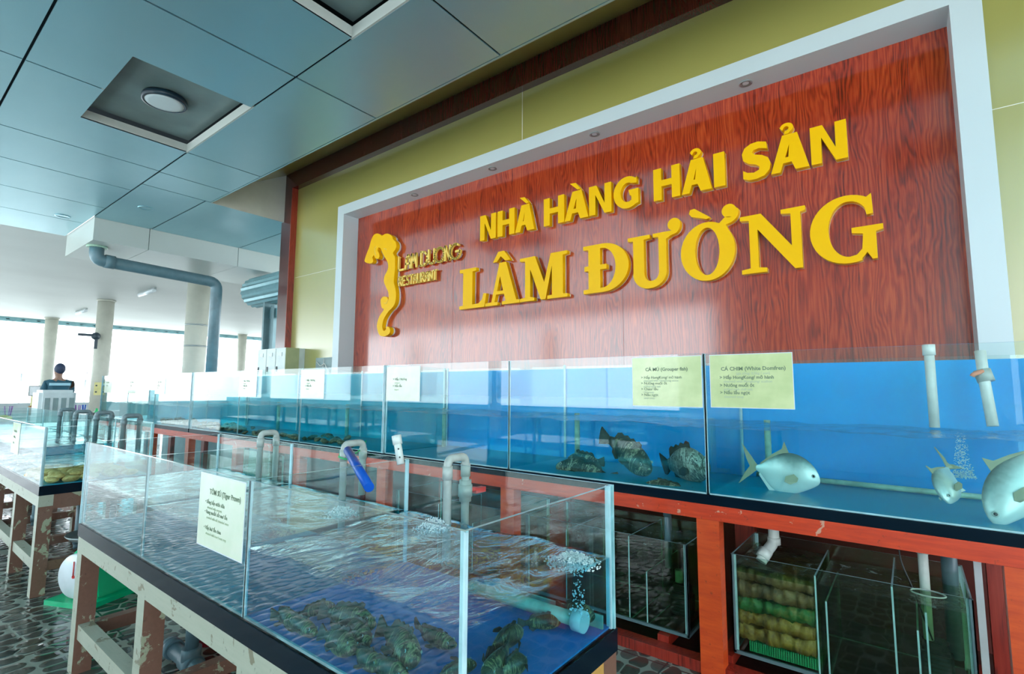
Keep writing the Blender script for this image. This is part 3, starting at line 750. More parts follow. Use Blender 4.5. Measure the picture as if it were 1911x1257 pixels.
def water(x0, x1, y0, y1, z0, z1, mat, label, wave=.004, seed=1):
    """closed body of water with a rippled top"""
    bm = bmesh.new(); nx, ny = max(8, int((x1-x0)/.03)), max(8, int((y1-y0)/.03))
    rnd = random.Random(seed); ph = [rnd.uniform(0, 6) for _ in range(6)]
    def h(x, y): return z1 + wave*(sin(9*x+ph[0]+3*sin(5*y+ph[1])) + .7*sin(17*y+ph[2]+2*sin(7*x)) + .5*sin(31*x+13*y+ph[3]) + .35*sin(47*y-19*x+ph[4]))*.5
    g_ = [[bm.verts.new((x0+(x1-x0)*i/nx, y0+(y1-y0)*j/ny, h(x0+(x1-x0)*i/nx, y0+(y1-y0)*j/ny))) for j in range(ny+1)] for i in range(nx+1)]
    for i in range(nx):
        for j in range(ny): bm.faces.new((g_[i][j], g_[i+1][j], g_[i+1][j+1], g_[i][j+1])).smooth = True
    rim = [g_[i][0] for i in range(nx+1)] + [g_[nx][j] for j in range(1, ny+1)] + [g_[i][ny] for i in range(nx-1, -1, -1)] + [g_[0][j] for j in range(ny-1, 0, -1)]
    low = [bm.verts.new((v.co.x, v.co.y, z0)) for v in rim]
    for i in range(len(rim)):
        k = (i+1) % len(rim); bm.faces.new((low[i], low[k], rim[k], rim[i]))
    return solo('water', bm, mat, label, 'water', None, 'stuff')

# -- near tank T1
A0, A1, B0, B1 = .888, 1.630, -3.863, -.819
ZT, ZB = 1.276, .81
D1 = (-2.878, -1.864)
tank('glass_tank', B0, B1, A0, A1, ZB, ZT, D1, 'long glass tank nearest the viewer with three compartments and a prawn card', .07, sheet=['floor_sheet_teal', 'floor_sheet_teal', 'floor_sheet_blue'], glass='tank_glass', base_over=.004)
names1 = ['left compartment of the nearest tank', 'middle compartment of the nearest tank', 'right compartment of the nearest tank']
xx = (B0,)+D1+(B1,)
for k in range(3):
    water(xx[k]+.012, xx[k+1]-.012, A0+.012, A1-.012, ZB+.008, 1.043, ('water_clear', 'water_clear', 'water_rough')[k], 'rippled water in the '+names1[k], (.0022, .0022, .008)[k], k+1)
# -- far-left tank T2
C0, C1, E0, E1 = .968, 1.702, -10.6, -5.361
D2 = (-6.39, -7.44, -8.49, -9.54)
tank('glass_tank', E0, E1, C0, C1, .83, 1.282, D2, 'long glass clam tank at the left edge behind the nearest tank', .072, sheet='floor_sheet_teal', base_over=.004)
xx = (E0,)+D2[::-1]+(E1,)
for k in range(5):
    water(xx[k]+.012, xx[k+1]-.012, C0+.012, C1-.012, .84, (.96 if k == 4 else 1.04), 'water_teal' if k == 4 else 'water_clear', 'water in the clam tank, compartment %s' % ['farthest from the viewer', 'second from its far end', 'in the middle', 'next to the clams', 'over the clams'][k], .005, k+11)
# -- back row
Y0, Y1 = 3.076, 3.90
BZ, BT = 1.001, 1.815
rows = [(-12.7, -8.335, (-11.13, -9.8), 'tall glass tank of the back row, farthest left'),
        (-8.295, -3.905, (-6.83, -5.36), 'tall glass tank in the middle of the back row with shells inside'),
        (-3.89, .60, (-2.416, -.954), 'tall blue-backed glass tank at the right of the back row with live fish')]
k = 0
for a, b, dv, lab in rows:
    tank('glass_tank', a, b, Y0, Y1, BZ, BT, dv, lab, .055, film='film_blue' if k > 5 else 'film_cyan', sheet='floor_sheet_teal', back_top=1.80, base_over=.004)
    q = (a,)+dv+(b,)
    for i in range(3):
        water(q[i]+.012, q[i+1]-.012, Y0+.012, Y1-.012, BZ+.008, 1.388 if k > 2 else 1.31, 'water_blue', 'water in the back tanks, %s compartment from the left' % ['first', 'second', 'third', 'fourth', 'fifth', 'sixth', 'seventh', 'eighth', 'ninth'][k], .011, k+31); k += 1
# white strip on back edge of right tank
# ================================================================== STANDS
def brown_stand(x0, x1, y0, y1, ztop, legs, label, end_mat=None):
    S = thing('tank_stand', ((x0+x1)/2, (y0+y1)/2, 0), label, 'stand')
    L = .088
    part('front_rail', B(x0, x1, y0, y0+L, ztop-.085, ztop), 'sunlit_wet_stand', S)
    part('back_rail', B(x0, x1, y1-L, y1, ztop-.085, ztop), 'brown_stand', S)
    for xe in (x0, x1-L): part('end_rail', B(xe, xe+L, y0+L, y1-L, ztop-.11, ztop), end_mat if (end_mat and xe > x0) else 'brown_stand', S)
    for lx in legs:
        for yy in (y0, y1-L):
            bm = bmesh.new()
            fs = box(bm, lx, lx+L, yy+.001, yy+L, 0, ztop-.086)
            fs[2].material_index = 1  # front face takes the paler colour with the sunlit look in it
            part('leg', bm, ['brown_stand' if not (end_mat and lx > x1-.2) else end_mat, 'sunlit_wet_stand'], S)
        part('cross_rail', B(lx+.01, lx+L-.01, y0+L, y1-L, .18, .25), 'brown_stand', S)
    part('lower_rail', B(x0+L, x1-L, y0+.012, y0+L-.01, .19, .268), 'sunlit_wet_stand', S)
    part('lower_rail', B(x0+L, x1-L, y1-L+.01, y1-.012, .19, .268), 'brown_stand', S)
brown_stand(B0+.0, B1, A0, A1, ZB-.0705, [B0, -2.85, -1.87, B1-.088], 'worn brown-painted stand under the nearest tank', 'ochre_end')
brown_stand(E0, E1, C0, C1, .7575, [E1-.088, -6.29, -7.4, -8.5, -9.6, E0], 'worn brown-painted stand under the clam tank')

S = thing('tank_stand', (-6, 3.5, 0), 'red-painted wooden stand carrying the row of back tanks', 'stand')
LW = .125
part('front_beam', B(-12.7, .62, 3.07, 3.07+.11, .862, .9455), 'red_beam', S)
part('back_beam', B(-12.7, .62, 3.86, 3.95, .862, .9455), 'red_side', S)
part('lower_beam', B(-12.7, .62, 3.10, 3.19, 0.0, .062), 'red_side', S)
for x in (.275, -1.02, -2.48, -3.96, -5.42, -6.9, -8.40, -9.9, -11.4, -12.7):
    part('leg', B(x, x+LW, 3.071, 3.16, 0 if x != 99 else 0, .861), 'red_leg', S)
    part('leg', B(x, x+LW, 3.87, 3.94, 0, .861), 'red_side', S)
for x in (.16, -.95, -1.32, -1.9, -2.4, -3.2, -4.6): part('shelf_bearer', B(x, x+.07, 3.19, 3.95, 0.04, .10), 'red_side', S)
for x in (-.1, -1.5, -3, -4.5, -6, -7.5): part('deck_slat', B(x, x+.09, 3.18, 3.86, .90, .9455), 'red_side', S)

# ================================================================== SUMP TANKS under the stand
def sump(x0, x1, y0, y1, z0, z1, divs, label):
    T = tank('sump_tank', x0, x1, y0, y1, z0, z1, (), label, 0, edge='silicone', glass='sump_glass', t=.008, group=None, cat='sump tank')
    for d, zt in divs:
        bm = bmesh.new(); pane(bm, d-.004, d+.004, y0+.008, y1-.008, z0+.0, zt); part('divider_glass', bm, ['sump_glass', 'silicone'], T)
    bm = bmesh.new(); pane(bm, x0+.008, x1-.008, y0+.008, y1-.008, z0, z0+.008); part('bottom_glass', bm, ['sump_glass', 'silicone'], T)
    bm = bmesh.new()
    box(bm, x0, x1, y0-.003, y0+.010, z0-.004, z0+.014)
    box(bm, x0-.003, x0+.012, y0-.003, y0+.012, z0, z1)
    box(bm, x1-.012, x1+.003, y0-.003, y0+.012, z0, z1)
    box(bm, x1-.01, x1+.002, y0, y1, z0-.004, z0+.012)
    part('blue_seal', bm, 'steel_rail', T)
    return T
SB = (-.875, .172, 3.22, 3.80, .13, .655)
sump(*SB[:4], .115, .655, [(-.455, .62), (-.41, .50), (-.125, .64), (-.035, .46), (.0, .55)], 'glass sump tank with layered filter mats below the right back tank')
sump(-2.35, -1.135, 3.22, 3.80, .115, .655, [(-2.0, .6), (-1.52, .64), (-1.40, .44)], 'dark glass sump tank with a black pump, left of the red post')
sump(-3.85, -2.52, 3.22, 3.80, .115, .655, [(-3.3, .6), (-2.9, .5)], 'dark glass sump tank behind the nearest tank')
sump(-8.2, -6.95, 3.22, 3.80, .115, .655, [(-7.5, .6)], 'dark glass sump tank at the far end of the red stand')
water(-.44, .155, 3.235, 3.785, .124, .575, 'water_sump', 'dark water in the clear half of the right sump tank', .003, 51)
water(-2.33, -1.15, 3.235, 3.785, .124, .60, 'water_sump', 'dark water in the sump tank left of the red post', .004, 52)
water(-.862, -.462, 3.235, 3.785, .56, .595, 'water_sump', 'foaming water over the filter mats', .006, 53)
# filter mats
zz = .15
mats_ = [('mat_ochre', .085, 'ochre crumpled filter mat, lowest of the sump pile'), ('mat_ochre', .075, 'ochre-brown filter mat, second from the bottom of the pile'), ('mat_green', .075, 'green algae-covered filter mat in the middle of the pile'), ('mat_brown', .085, 'brown filter mat below the topmost of the pile'), ('mat_brown', .075, 'brown filter mat on top of the sump pile')]
bm = bmesh.new()
for i in range(30): box(bm, -.80+i*.0115, -.80+i*.0115+.006, 3.246, 3.256, .135, .188)
box(bm, -.80, -.455, 3.256, 3.70, .13, .15)
for i in range(10): box(bm, -.80, -.455, 3.26+i*.04, 3.266+i*.04, .15, .17)
plain('crate_green', (.02, .34, .13), .4); solo('filter_crate', bm, 'crate_green', 'ribbed bright green plastic crate under the filter mats', 'crate')
zz = .185
for k, (mt, h, lab) in enumerate(mats_):
    bm = bmesh.new(); nx, ny = 46, 18; rnd = random.Random(k); ph = [rnd.uniform(0, 6) for _ in range(8)]
    x0, x1, y0, y1 = -.855, -.47, 3.242, 3.74
    def wob(x, y, s_): return .03*(sin(15*x+ph[0]+s_)+.8*sin(33*x+11*y+ph[1]+s_)+.5*sin(23*y+ph[2])+.5*sin(71*x+ph[3]+9*y)+.3*sin(130*x+ph[4]))
    from mathutils import noise as mn
    def wob(x, y, s_): return .035*(mn.noise(Vector((x*14+k*9+s_, y*14, k*3.1)))+.6*mn.noise(Vector((x*33, y*33+s_, k*5.7)))+.35*mn.noise(Vector((x*80, y*80, k*2.7))))
    top = [[bm.verts.new((x0+(x1-x0)*i/nx, y0+(y1-y0)*j/ny+(.01*sin(40*i/nx+k) if j == 0 else 0)+.006, zz+h-.004+wob(i/nx*.4, j/ny*.5, 0)*.6)) for j in range(ny+1)] for i in range(nx+1)]
    bot = [[bm.verts.new((x0+(x1-x0)*i/nx, y0+(y1-y0)*j/ny+(.012 if j == 0 else 0), zz+.004+wob(i/nx*.4, j/ny*.5, 2)*.6)) for j in range(ny+1)] for i in range(nx+1)]
    for i in range(nx):
        for j in range(ny):
            bm.faces.new((top[i][j], top[i+1][j], top[i+1][j+1], top[i][j+1])).smooth = True
            bm.faces.new((bot[i][j+1], bot[i+1][j+1], bot[i+1][j], bot[i][j])).smooth = True
    mid = []
    ring_t = [top[i][0] for i in range(nx+1)]+[top[nx][j] for j in range(1, ny+1)]+[top[i][ny] for i in range(nx-1, -1, -1)]+[top[0][j] for j in range(ny-1, 0, -1)]
    ring_b = [bot[i][0] for i in range(nx+1)]+[bot[nx][j] for j in range(1, ny+1)]+[bot[i][ny] for i in range(nx-1, -1, -1)]+[bot[0][j] for j in range(ny-1, 0, -1)]
    for i, (a, b) in enumerate(zip(ring_t, ring_b)):
        mid.append(bm.verts.new((a.co+b.co)/2 + Vector((0, -.004+.02*mn.noise(Vector((i*.35, k*4., 1.))) if a.co.y < y0+.04 else 0, .004*sin(i*2.1)))))
    n = len(mid)
    for i in range(n):
        q = (i+1) % n
        bm.faces.new((ring_b[i], ring_b[q], mid[q], mid[i])).smooth = True; bm.faces.new((mid[i], mid[q], ring_t[q], ring_t[i])).smooth = True
    solo('filter_mat', bm, mt, lab, 'filter mat', 'filter mats piled in the sump'); zz += h
# drain elbow over the mats, supply pipes and pumps
bm = bmesh.new(); tube(bm, [(-.69, 3.45, .96), (-.69, 3.45, .70), (-.72, 3.36, .655), (-.74, 3.33, .61)], .03, 16, .04)
tube(bm, [(-.69, 3.45, .73), (-.69, 3.45, .69)], .036, 16); tube(bm, [(-.715, 3.37, .668), (-.735, 3.34, .63)], .036, 16)
solo('drain_pipe', bm, 'pvc_white', 'white elbow drain pipe spilling onto the filter mats', 'pipe')
def pump(x, y, z, lab):
    P_ = thing('water_pump', (x, y, z), lab, 'pump')
    bm = bmesh.new(); box(bm, x-.07, x+.07, y-.05, y+.05, z, z+.15); bmesh.ops.bevel(bm, geom=bm.edges[:], offset=.014, segments=3, affect='EDGES'); part('body', bm, 'rubber_black', P_)
    bm = bmesh.new(); box(bm, x-.055, x+.055, y-.038, y+.038, z+.15, z+.20); bmesh.ops.bevel(bm, geom=bm.edges[:], offset=.01, segments=2, affect='EDGES'); part('motor_cap', bm, 'rubber_black', P_)
    bm = bmesh.new()
    for i in range(6): box(bm, x-.05, x+.05, y-.052, y-.049, z+.02+i*.02, z+.03+i*.02)
    part('grille', bm, 'fan_dark', P_)
pump(.03, 3.55, .125, 'black submersible pump in the right sump tank'); pump(-1.27, 3.5, .125, 'black submersible pump behind the glass left of the red post')
bm = bmesh.new(); lathe(bm, [(.022, .345), (.026, .345), (.026, .42), (.022, .42)], (-1.27, 3.45, 0), 14); solo('pipe_coupling', bm, 'pvc_pale_green', 'pale green pipe coupling on the dark pump', 'pipe coupling')
for x, y, z0, z1, r, m, lab in ((.005, 3.5, .335, .93, .022, 'pvc_white', 'white riser pipe standing on the pump in the right sump'), (.115, 3.70, .2, .93, .035, 'pvc_blue', 'thick grey-blue pipe behind the white riser in the right sump'),
                         (-1.33, 3.42, .43, .93, .02, 'pvc_blue', 'grey-blue riser pipe left of the red post'), (-1.42, 3.7, .3, .93, .013, 'pvc_dark', 'thin dark riser pipe left of the red post'), (-1.86, 3.6, .6, .93, .014, 'pvc_blue', 'short thin riser pipe above the dark sump')):
    bm = bmesh.new(); tube(bm, [(x, y, z0), (x, y, z1)], r, 16); tube(bm, [(x, y, z1-.17), (x, y, z1-.05)], r*1.3, 16)
    solo('riser_pipe', bm, m, lab, 'pipe')
bm = bmesh.new(); tube(bm, [(-.10, 3.5, .93), (-.09, 3.48, .70), (-.05, 3.46, .6), (.02, 3.48, .34)], .004, 8, .1); solo('power_cable', bm, 'rubber_black', 'thin black cable running down into the right sump tank', 'cable')
bm = bmesh.new(); tube(bm, [(-.62, 3.35, .62)], .01) if False else box(bm, .205, .235, 3.55, 3.57, .1, .9); solo('plastic_strip', bm, 'cloth_white', 'white upright plastic strip between the sump and the right red post', 'strip')
bm = bmesh.new(); R0 = 16
ringp = [(.015+.07*cos(i*2*pi/24), 3.42+.05*sin(i*2*pi/24), .585) for i in range(25)]; tube(bm, ringp, .004, 6, caps=False); solo('float_ring', bm, 'pvc_white', 'thin white ring floating round the riser pipe', 'ring')

# ================================================================== U PIPES over the tank backs
def upipe(x, y0, y1, ztop, zin, zout, r, mat, label, group, valve=False):
    U_ = thing('siphon_pipe', (x, (y0+y1)/2, ztop), label, 'pipe', group)
    bm = bmesh.new(); tube(bm, [(x, y0, zin), (x, y0, ztop), (x, y1, ztop), (x, y1, zout)], r, 16, .03); part('pipe', bm, mat, U_)
    for yy in (y0, y1):
        bm = bmesh.new(); tube(bm, [(x, yy, ztop-.085), (x, yy, ztop-.03)], r*1.22, 16); part('elbow_socket', bm, mat, U_)
    if valve:
        bm = bmesh.new(); tube(bm, [(x, y1, ztop-.19), (x, y1, ztop-.10)], r*1.5, 16); tube(bm, [(x, y1, ztop-.17), (x, y1, ztop-.12)], r*1.75, 16); vb = part('valve', bm, 'pvc_grey', U_)
        bm = bmesh.new(); tube(bm, [(x, y1-.0, ztop-.14), (x+.02, y1+.05, ztop-.145)], .011, 10); box(bm, x+.0, x+.028, y1+.04, y1+.105, ztop-.162, ztop-.14); part('valve_handle', bm, 'valve_red', vb)
    return U_
gp = 'grey siphon pipes hooked over the nearest tank'
upipe(-3.17, 1.575, 1.675, 1.322, 1.0, .80, .017, 'pvc_grey', 'grey siphon pipe hooked over the nearest tank, its left compartment', gp)
upipe(-2.28, 1.56, 1.675, 1.318, .88, 1.05, .017, 'pvc_grey', 'grey siphon pipe with green string over the middle compartment of the nearest tank', gp)
upipe(-1.55, 1.565, 1.675, 1.306, .90, .80, .0175, 'pvc_grey', 'grey siphon pipe with red-handled valve over the right compartment of the nearest tank', gp, True)
gp = 'dark grey siphon pipes along the clam tank'
for u0, u1, v0, w in ((113, 136, 764, 'farthest'), (142, 166, 768, 'second farthest'), (181, 208, 770, 'second nearest'), (232, 259, 776, 'nearest')):
    q = at(u0, v0, 'y', 1.635); q2 = at(u1, v0, 'x', q.x)
    upipe(q.x, 1.635, 1.765, q.z, 1.0, .9, .022, 'pvc_dark', 'dark grey siphon pipe over the back of the clam tank, %s from the viewer' % w, gp)
# blue tube, string, perforated stub
bm = bmesh.new(); p0 = at(649, 840, 'y', 1.46); p1 = at(689, 909, 'y', 1.30); tube(bm, [p0, p1], .02, 16); solo('blue_tube', bm, 'tube_blue', 'bright blue plastic tube tied to the middle siphon pipe', 'tube')
bm = bmesh.new(); tube(bm, [at(632, 852, 'y', 1.53), at(645, 857, 'y', 1.53), at(660, 848, 'y', 1.6), at(676, 836, 'y', 1.68), at(683, 822, 'y', 1.72)], .004, 6, .01)
tube(bm, [at(676, 836, 'y', 1.68), at(672, 828, 'y', 1.72), at(680, 826, 'y', 1.73), at(677, 845, 'y', 1.73), at(681, 862, 'y', 1.73)], .004, 6, .01)
tube(bm, [at(633, 851, 'y', 1.58), at(634, 846, 'y', 1.60), at(645, 838, 'y', 1.60)], .0035, 6)
solo('green_string', bm, 'string_green', 'green plastic string knotted round the middle siphon pipe', 'string')
bm = bmesh.new(); a = at(740, 814, 'y', 1.50); b = at(748, 866, 'y', 1.50); d = (b-a).normalized()
S_ = thing('perforated_pipe', b, 'short white perforated pipe stub hooked on the tank divider', 'pipe')
tube(bm, [a, b], .0165, 16); part('pipe', bm, 'pvc_white', S_)
bm = bmesh.new(); tube(bm, [a-d*.004, a+d*.035], .021, 16); part('cap', bm, 'pvc_white', S_)
bm = bmesh.new()
for f in (.45, .75):
    c = a+(b-a)*f; n = (Vector((0, 0, 1.6))-c).normalized(); tube(bm, [c+n*.012, c+n*.0175], .004, 8)
part('hole', bm, 'rubber_black', S_)
# outlet pipe lying on the bottom of the right compartment and spray pipe
t = thing('bottom_pipe', (-1.0, 1.53, .83), 'pale pipe with end cap lying on the bottom of the nearest tank', 'pipe')
bm = bmesh.new(); tube(bm, [(-1.35, 1.50, .86), (-.885, 1.50, .86)], .022, 16); part('pipe', bm, 'pvc_pale_green', t)
bm = bmesh.new(); tube(bm, [(-.90, 1.50, .86), (-.862, 1.50, .86)], .033, 18); part('end_cap', bm, 'pvc_white', t)
solo('glass_strip', B(-1.35, -.84, 1.575, 1.583, .818, .86), 'pvc_pale_green', 'green glass strip standing on the bottom behind the pale pipe', 'strip')
# riser pipes inside the back tanks
for u, v0, v1, y, r, m, lab, z1 in ((1733, 650, 790, 3.70, .024, 'pvc_white', 'white overflow pipe hanging in the right back tank', 1.40), (1432, 800, 870, 3.80, .02, 'pvc_pale_green', 'pale green corner pipe beside the divider of the right back tank', 1.02), (1077, 780, 850, 3.75, .022, 'pvc_pale_green', 'pale green standpipe behind the groupers', 1.02), (829, 780, 850, 3.75, .02, 'pvc_pale_green', 'pale green standpipe in the compartment left of the groupers', 1.02),
                        (648, 775, 830, 3.75, .022, 'pvc_pale_green', 'pale green standpipe behind the blue tube', 1.02), (520, 765, 820, 3.75, .022, 'pvc_pale_green', 'pale green standpipe in the shell tank', 1.02)):
    q = at(u, v0, 'y', y); bm = bmesh.new()
    zt = 1.86 if m == 'pvc_white' else 1.40
    tube(bm, [(q.x, y, z1 if m == 'pvc_white' else 1.012), (q.x, y, zt)], r, 14)
    if m == 'pvc_white': tube(bm, [(q.x, y, zt), (q.x, y, zt-.06)], r*1.25, 14)
    solo('standpipe', bm, m, lab, 'pipe')
bm = bmesh.new(); tube(bm, [at(1829, 655, 'y', 3.65), at(1836, 705, 'y', 3.62), at(1853, 795, 'y', 3.58)], .024, 14)
t = thing('supply_pipe', (.33, 3.62, 1.4), 'slanting white supply pipe with orange valve at the right edge', 'pipe'); part('pipe', bm, 'pvc_white', t)
bm = bmesh.new(); tube(bm, [at(1832, 690, 'y', 3.63), at(1841, 712, 'y', 3.62)], .036, 14); vv = part('valve', bm, 'pvc_grey', t)
plain('valve_orange', (.8, .3, .18), .4); bm = bmesh.new(); tube(bm, [at(1834, 692, 'y', 3.60), at(1817, 698, 'y', 3.58), at(1814, 702, 'y', 3.58)], .011, 10); part('valve_handle', bm, 'valve_orange', vv)
# pipe along the bottom of the back tank
bm = bmesh.new(); tube(bm, [(-.86, 3.86, 1.03), (.40, 3.80, 1.03)], .016, 12); solo('bottom_pipe', bm, 'pvc_pale_green', 'teal-looking pipe lying along the bottom of the right back tank', 'pipe')

# ================================================================== MENU CARDS
def text_mesh(lines, name, parent, mat):
    """lines: (text, x, z, size) in wall metres, placed on plane y"""
    bms = bmesh.new()
    for txt, x, y, z, size in lines:
        cu = bpy.data.curves.new('t', 'FONT'); cu.body = txt; cu.size = size; cu.resolution_u = 2; cu.extrude = .0002; cu.offset = .0007 if size > .024 else .0003
        o = bpy.data.objects.new('t', cu); col.objects.link(o); bpy.context.view_layer.update()
        me = bpy.data.meshes.new_from_object(o.evaluated_get(bpy.context.evaluated_depsgraph_get()))
        bpy.data.objects.remove(o); bpy.data.curves.remove(cu)
        for v in me.vertices: v.co = (v.co.x+x, y-v.co.z, v.co.y+z)
        bms.from_mesh(me); bpy.data.meshes.remove(me)
    off = wloc(parent); bmesh.ops.translate(bms, verts=bms.verts, vec=-off)
    me = bpy.data.meshes.new(name); bms.to_mesh(me); bms.free(); me.materials.clear(); me.materials.append(MT[mat])
    for p in me.polygons: p.material_index = 0
    o = bpy.data.objects.new(name, me); col.objects.link(o); o.parent = parent
def card(x0, x1, z0, z1, y, mat, label, title=None, lines=(), faint=(), portrait=False):
    C_ = thing('menu_card', ((x0+x1)/2, y, z0), label, 'card', 'laminated menu cards on the tanks')
    part('card_sheet', B(x0, x1, y-.0015, y, z0, z1), mat, C_)
    part('lamination', B(x0-.004, x1+.004, y-.0005, y+.0005, z0-.004, z1+.004), 'dial_white', C_)
    W = x1-x0; Hh = z1-z0
    L_ = []
    if title: L_.append((title[0], x0+W*title[1], y-.002, z0+Hh*title[2], title[3]))
    for t_, fx, fz, sz in lines: L_.append((t_, x0+W*fx, y-.002, z0+Hh*fz, sz))
    if L_: text_mesh(L_, 'printed_text', C_, 'card_text')
    F_ = [(t_, x0+W*fx, y-.002, z0+Hh*fz, sz) for t_, fx, fz, sz in faint]
    if F_: text_mesh(F_, 'faint_text', C_, 'card_text_faint')
yc = Y0-.002
card(-.914, -.488, 1.503, 1.80, yc, 'card_green', 'light green CÁ CHIM menu card on the right back tank', ('CÁ CHIM (White Domfren)', .14, .70, .029),
     [('> Hấp HongKong/ mỡ hành', .12, .54, .025), ('> Nướng muối ớt', .12, .39, .025), ('> Nấu lẩu ngọt', .12, .25, .025)],
     [('(gia sống: 0,5kg / con)', .33, .62, .02), ('steamed with Hongkong/ scallion', .17, .47, .019), ('grilled with chili salt', .17, .32, .019), ('steamed soup', .17, .18, .019)])
card(-1.40, -.966, 1.50, 1.80, yc, 'card_green', 'light green CÁ MÚ menu card, glare-washed, left of the divider', ('CÁ MÚ (Grouper fish)', .2, .72, .029),
     [('> Hấp HongKong/ mỡ hành', .13, .56, .023), ('> Nướng muối ớt', .13, .44, .023), ('> Cháo/ lẩu', .13, .32, .023), ('> Nấu ngọt', .13, .2, .023)],
     [('steamed with Hongkong sauce', .17, .5, .018), ('grilled with salt', .17, .38, .018), ('rice soup', .17, .26, .018), ('sour soup', .17, .14, .018)])
for a, b, lab in ((-3.86, -3.405, 'pale menu card right of the tank joint in the middle of the back row'), (-5.35, -4.89, 'pale menu card in the last compartment of the shell tank'), (-6.82, -6.36, 'washed-out menu card in the middle compartment of the shell tank'),
                  (-9.78, -9.35, 'faint menu card on the farthest back tank, right one'), (-11.1, -10.7, 'faint menu card on the farthest back tank, middle one'), (-12.5, -12.05, 'faint menu card on the farthest back tank, left one')):
    card(a, b, 1.49, 1.795, yc, 'card_cream', lab, None, [('> Hấp / Nướng', .2, .6, .03), ('> Nấu lẩu', .2, .4, .03)], [('steamed', .25, .5, .022), ('hotpot', .25, .3, .022)])
card(-2.245, -1.874, .995, 1.262, A0-.001, 'card_cream', 'cream TÔM SÚ prawn menu card taped to the nearest tank', ('TÔM SÚ (Tiger Prawn)', .24, .74, .027),
     [('• Sống hấp nước dừa', .15, .60, .019), ('• Rang muối/ sốt me/ lẩu', .15, .46, .019), ('• Hấp bia/ lẩu chua', .15, .24, .019)],
     [('steamed with coconut', .2, .53, .014), ('roasted with salt, tamarind sauce', .2, .39, .014), ('steamed with beer / sour soup', .2, .17, .014)])
card(-6.62, -6.285, 1.0, 1.265, C0-.001, 'card_green', 'narrow yellow-green menu card on the clam tank', None, [('> Luộc / hấp', .2, .7, .026), ('> Nướng', .2, .5, .026), ('> Xào', .2, .3, .026)])

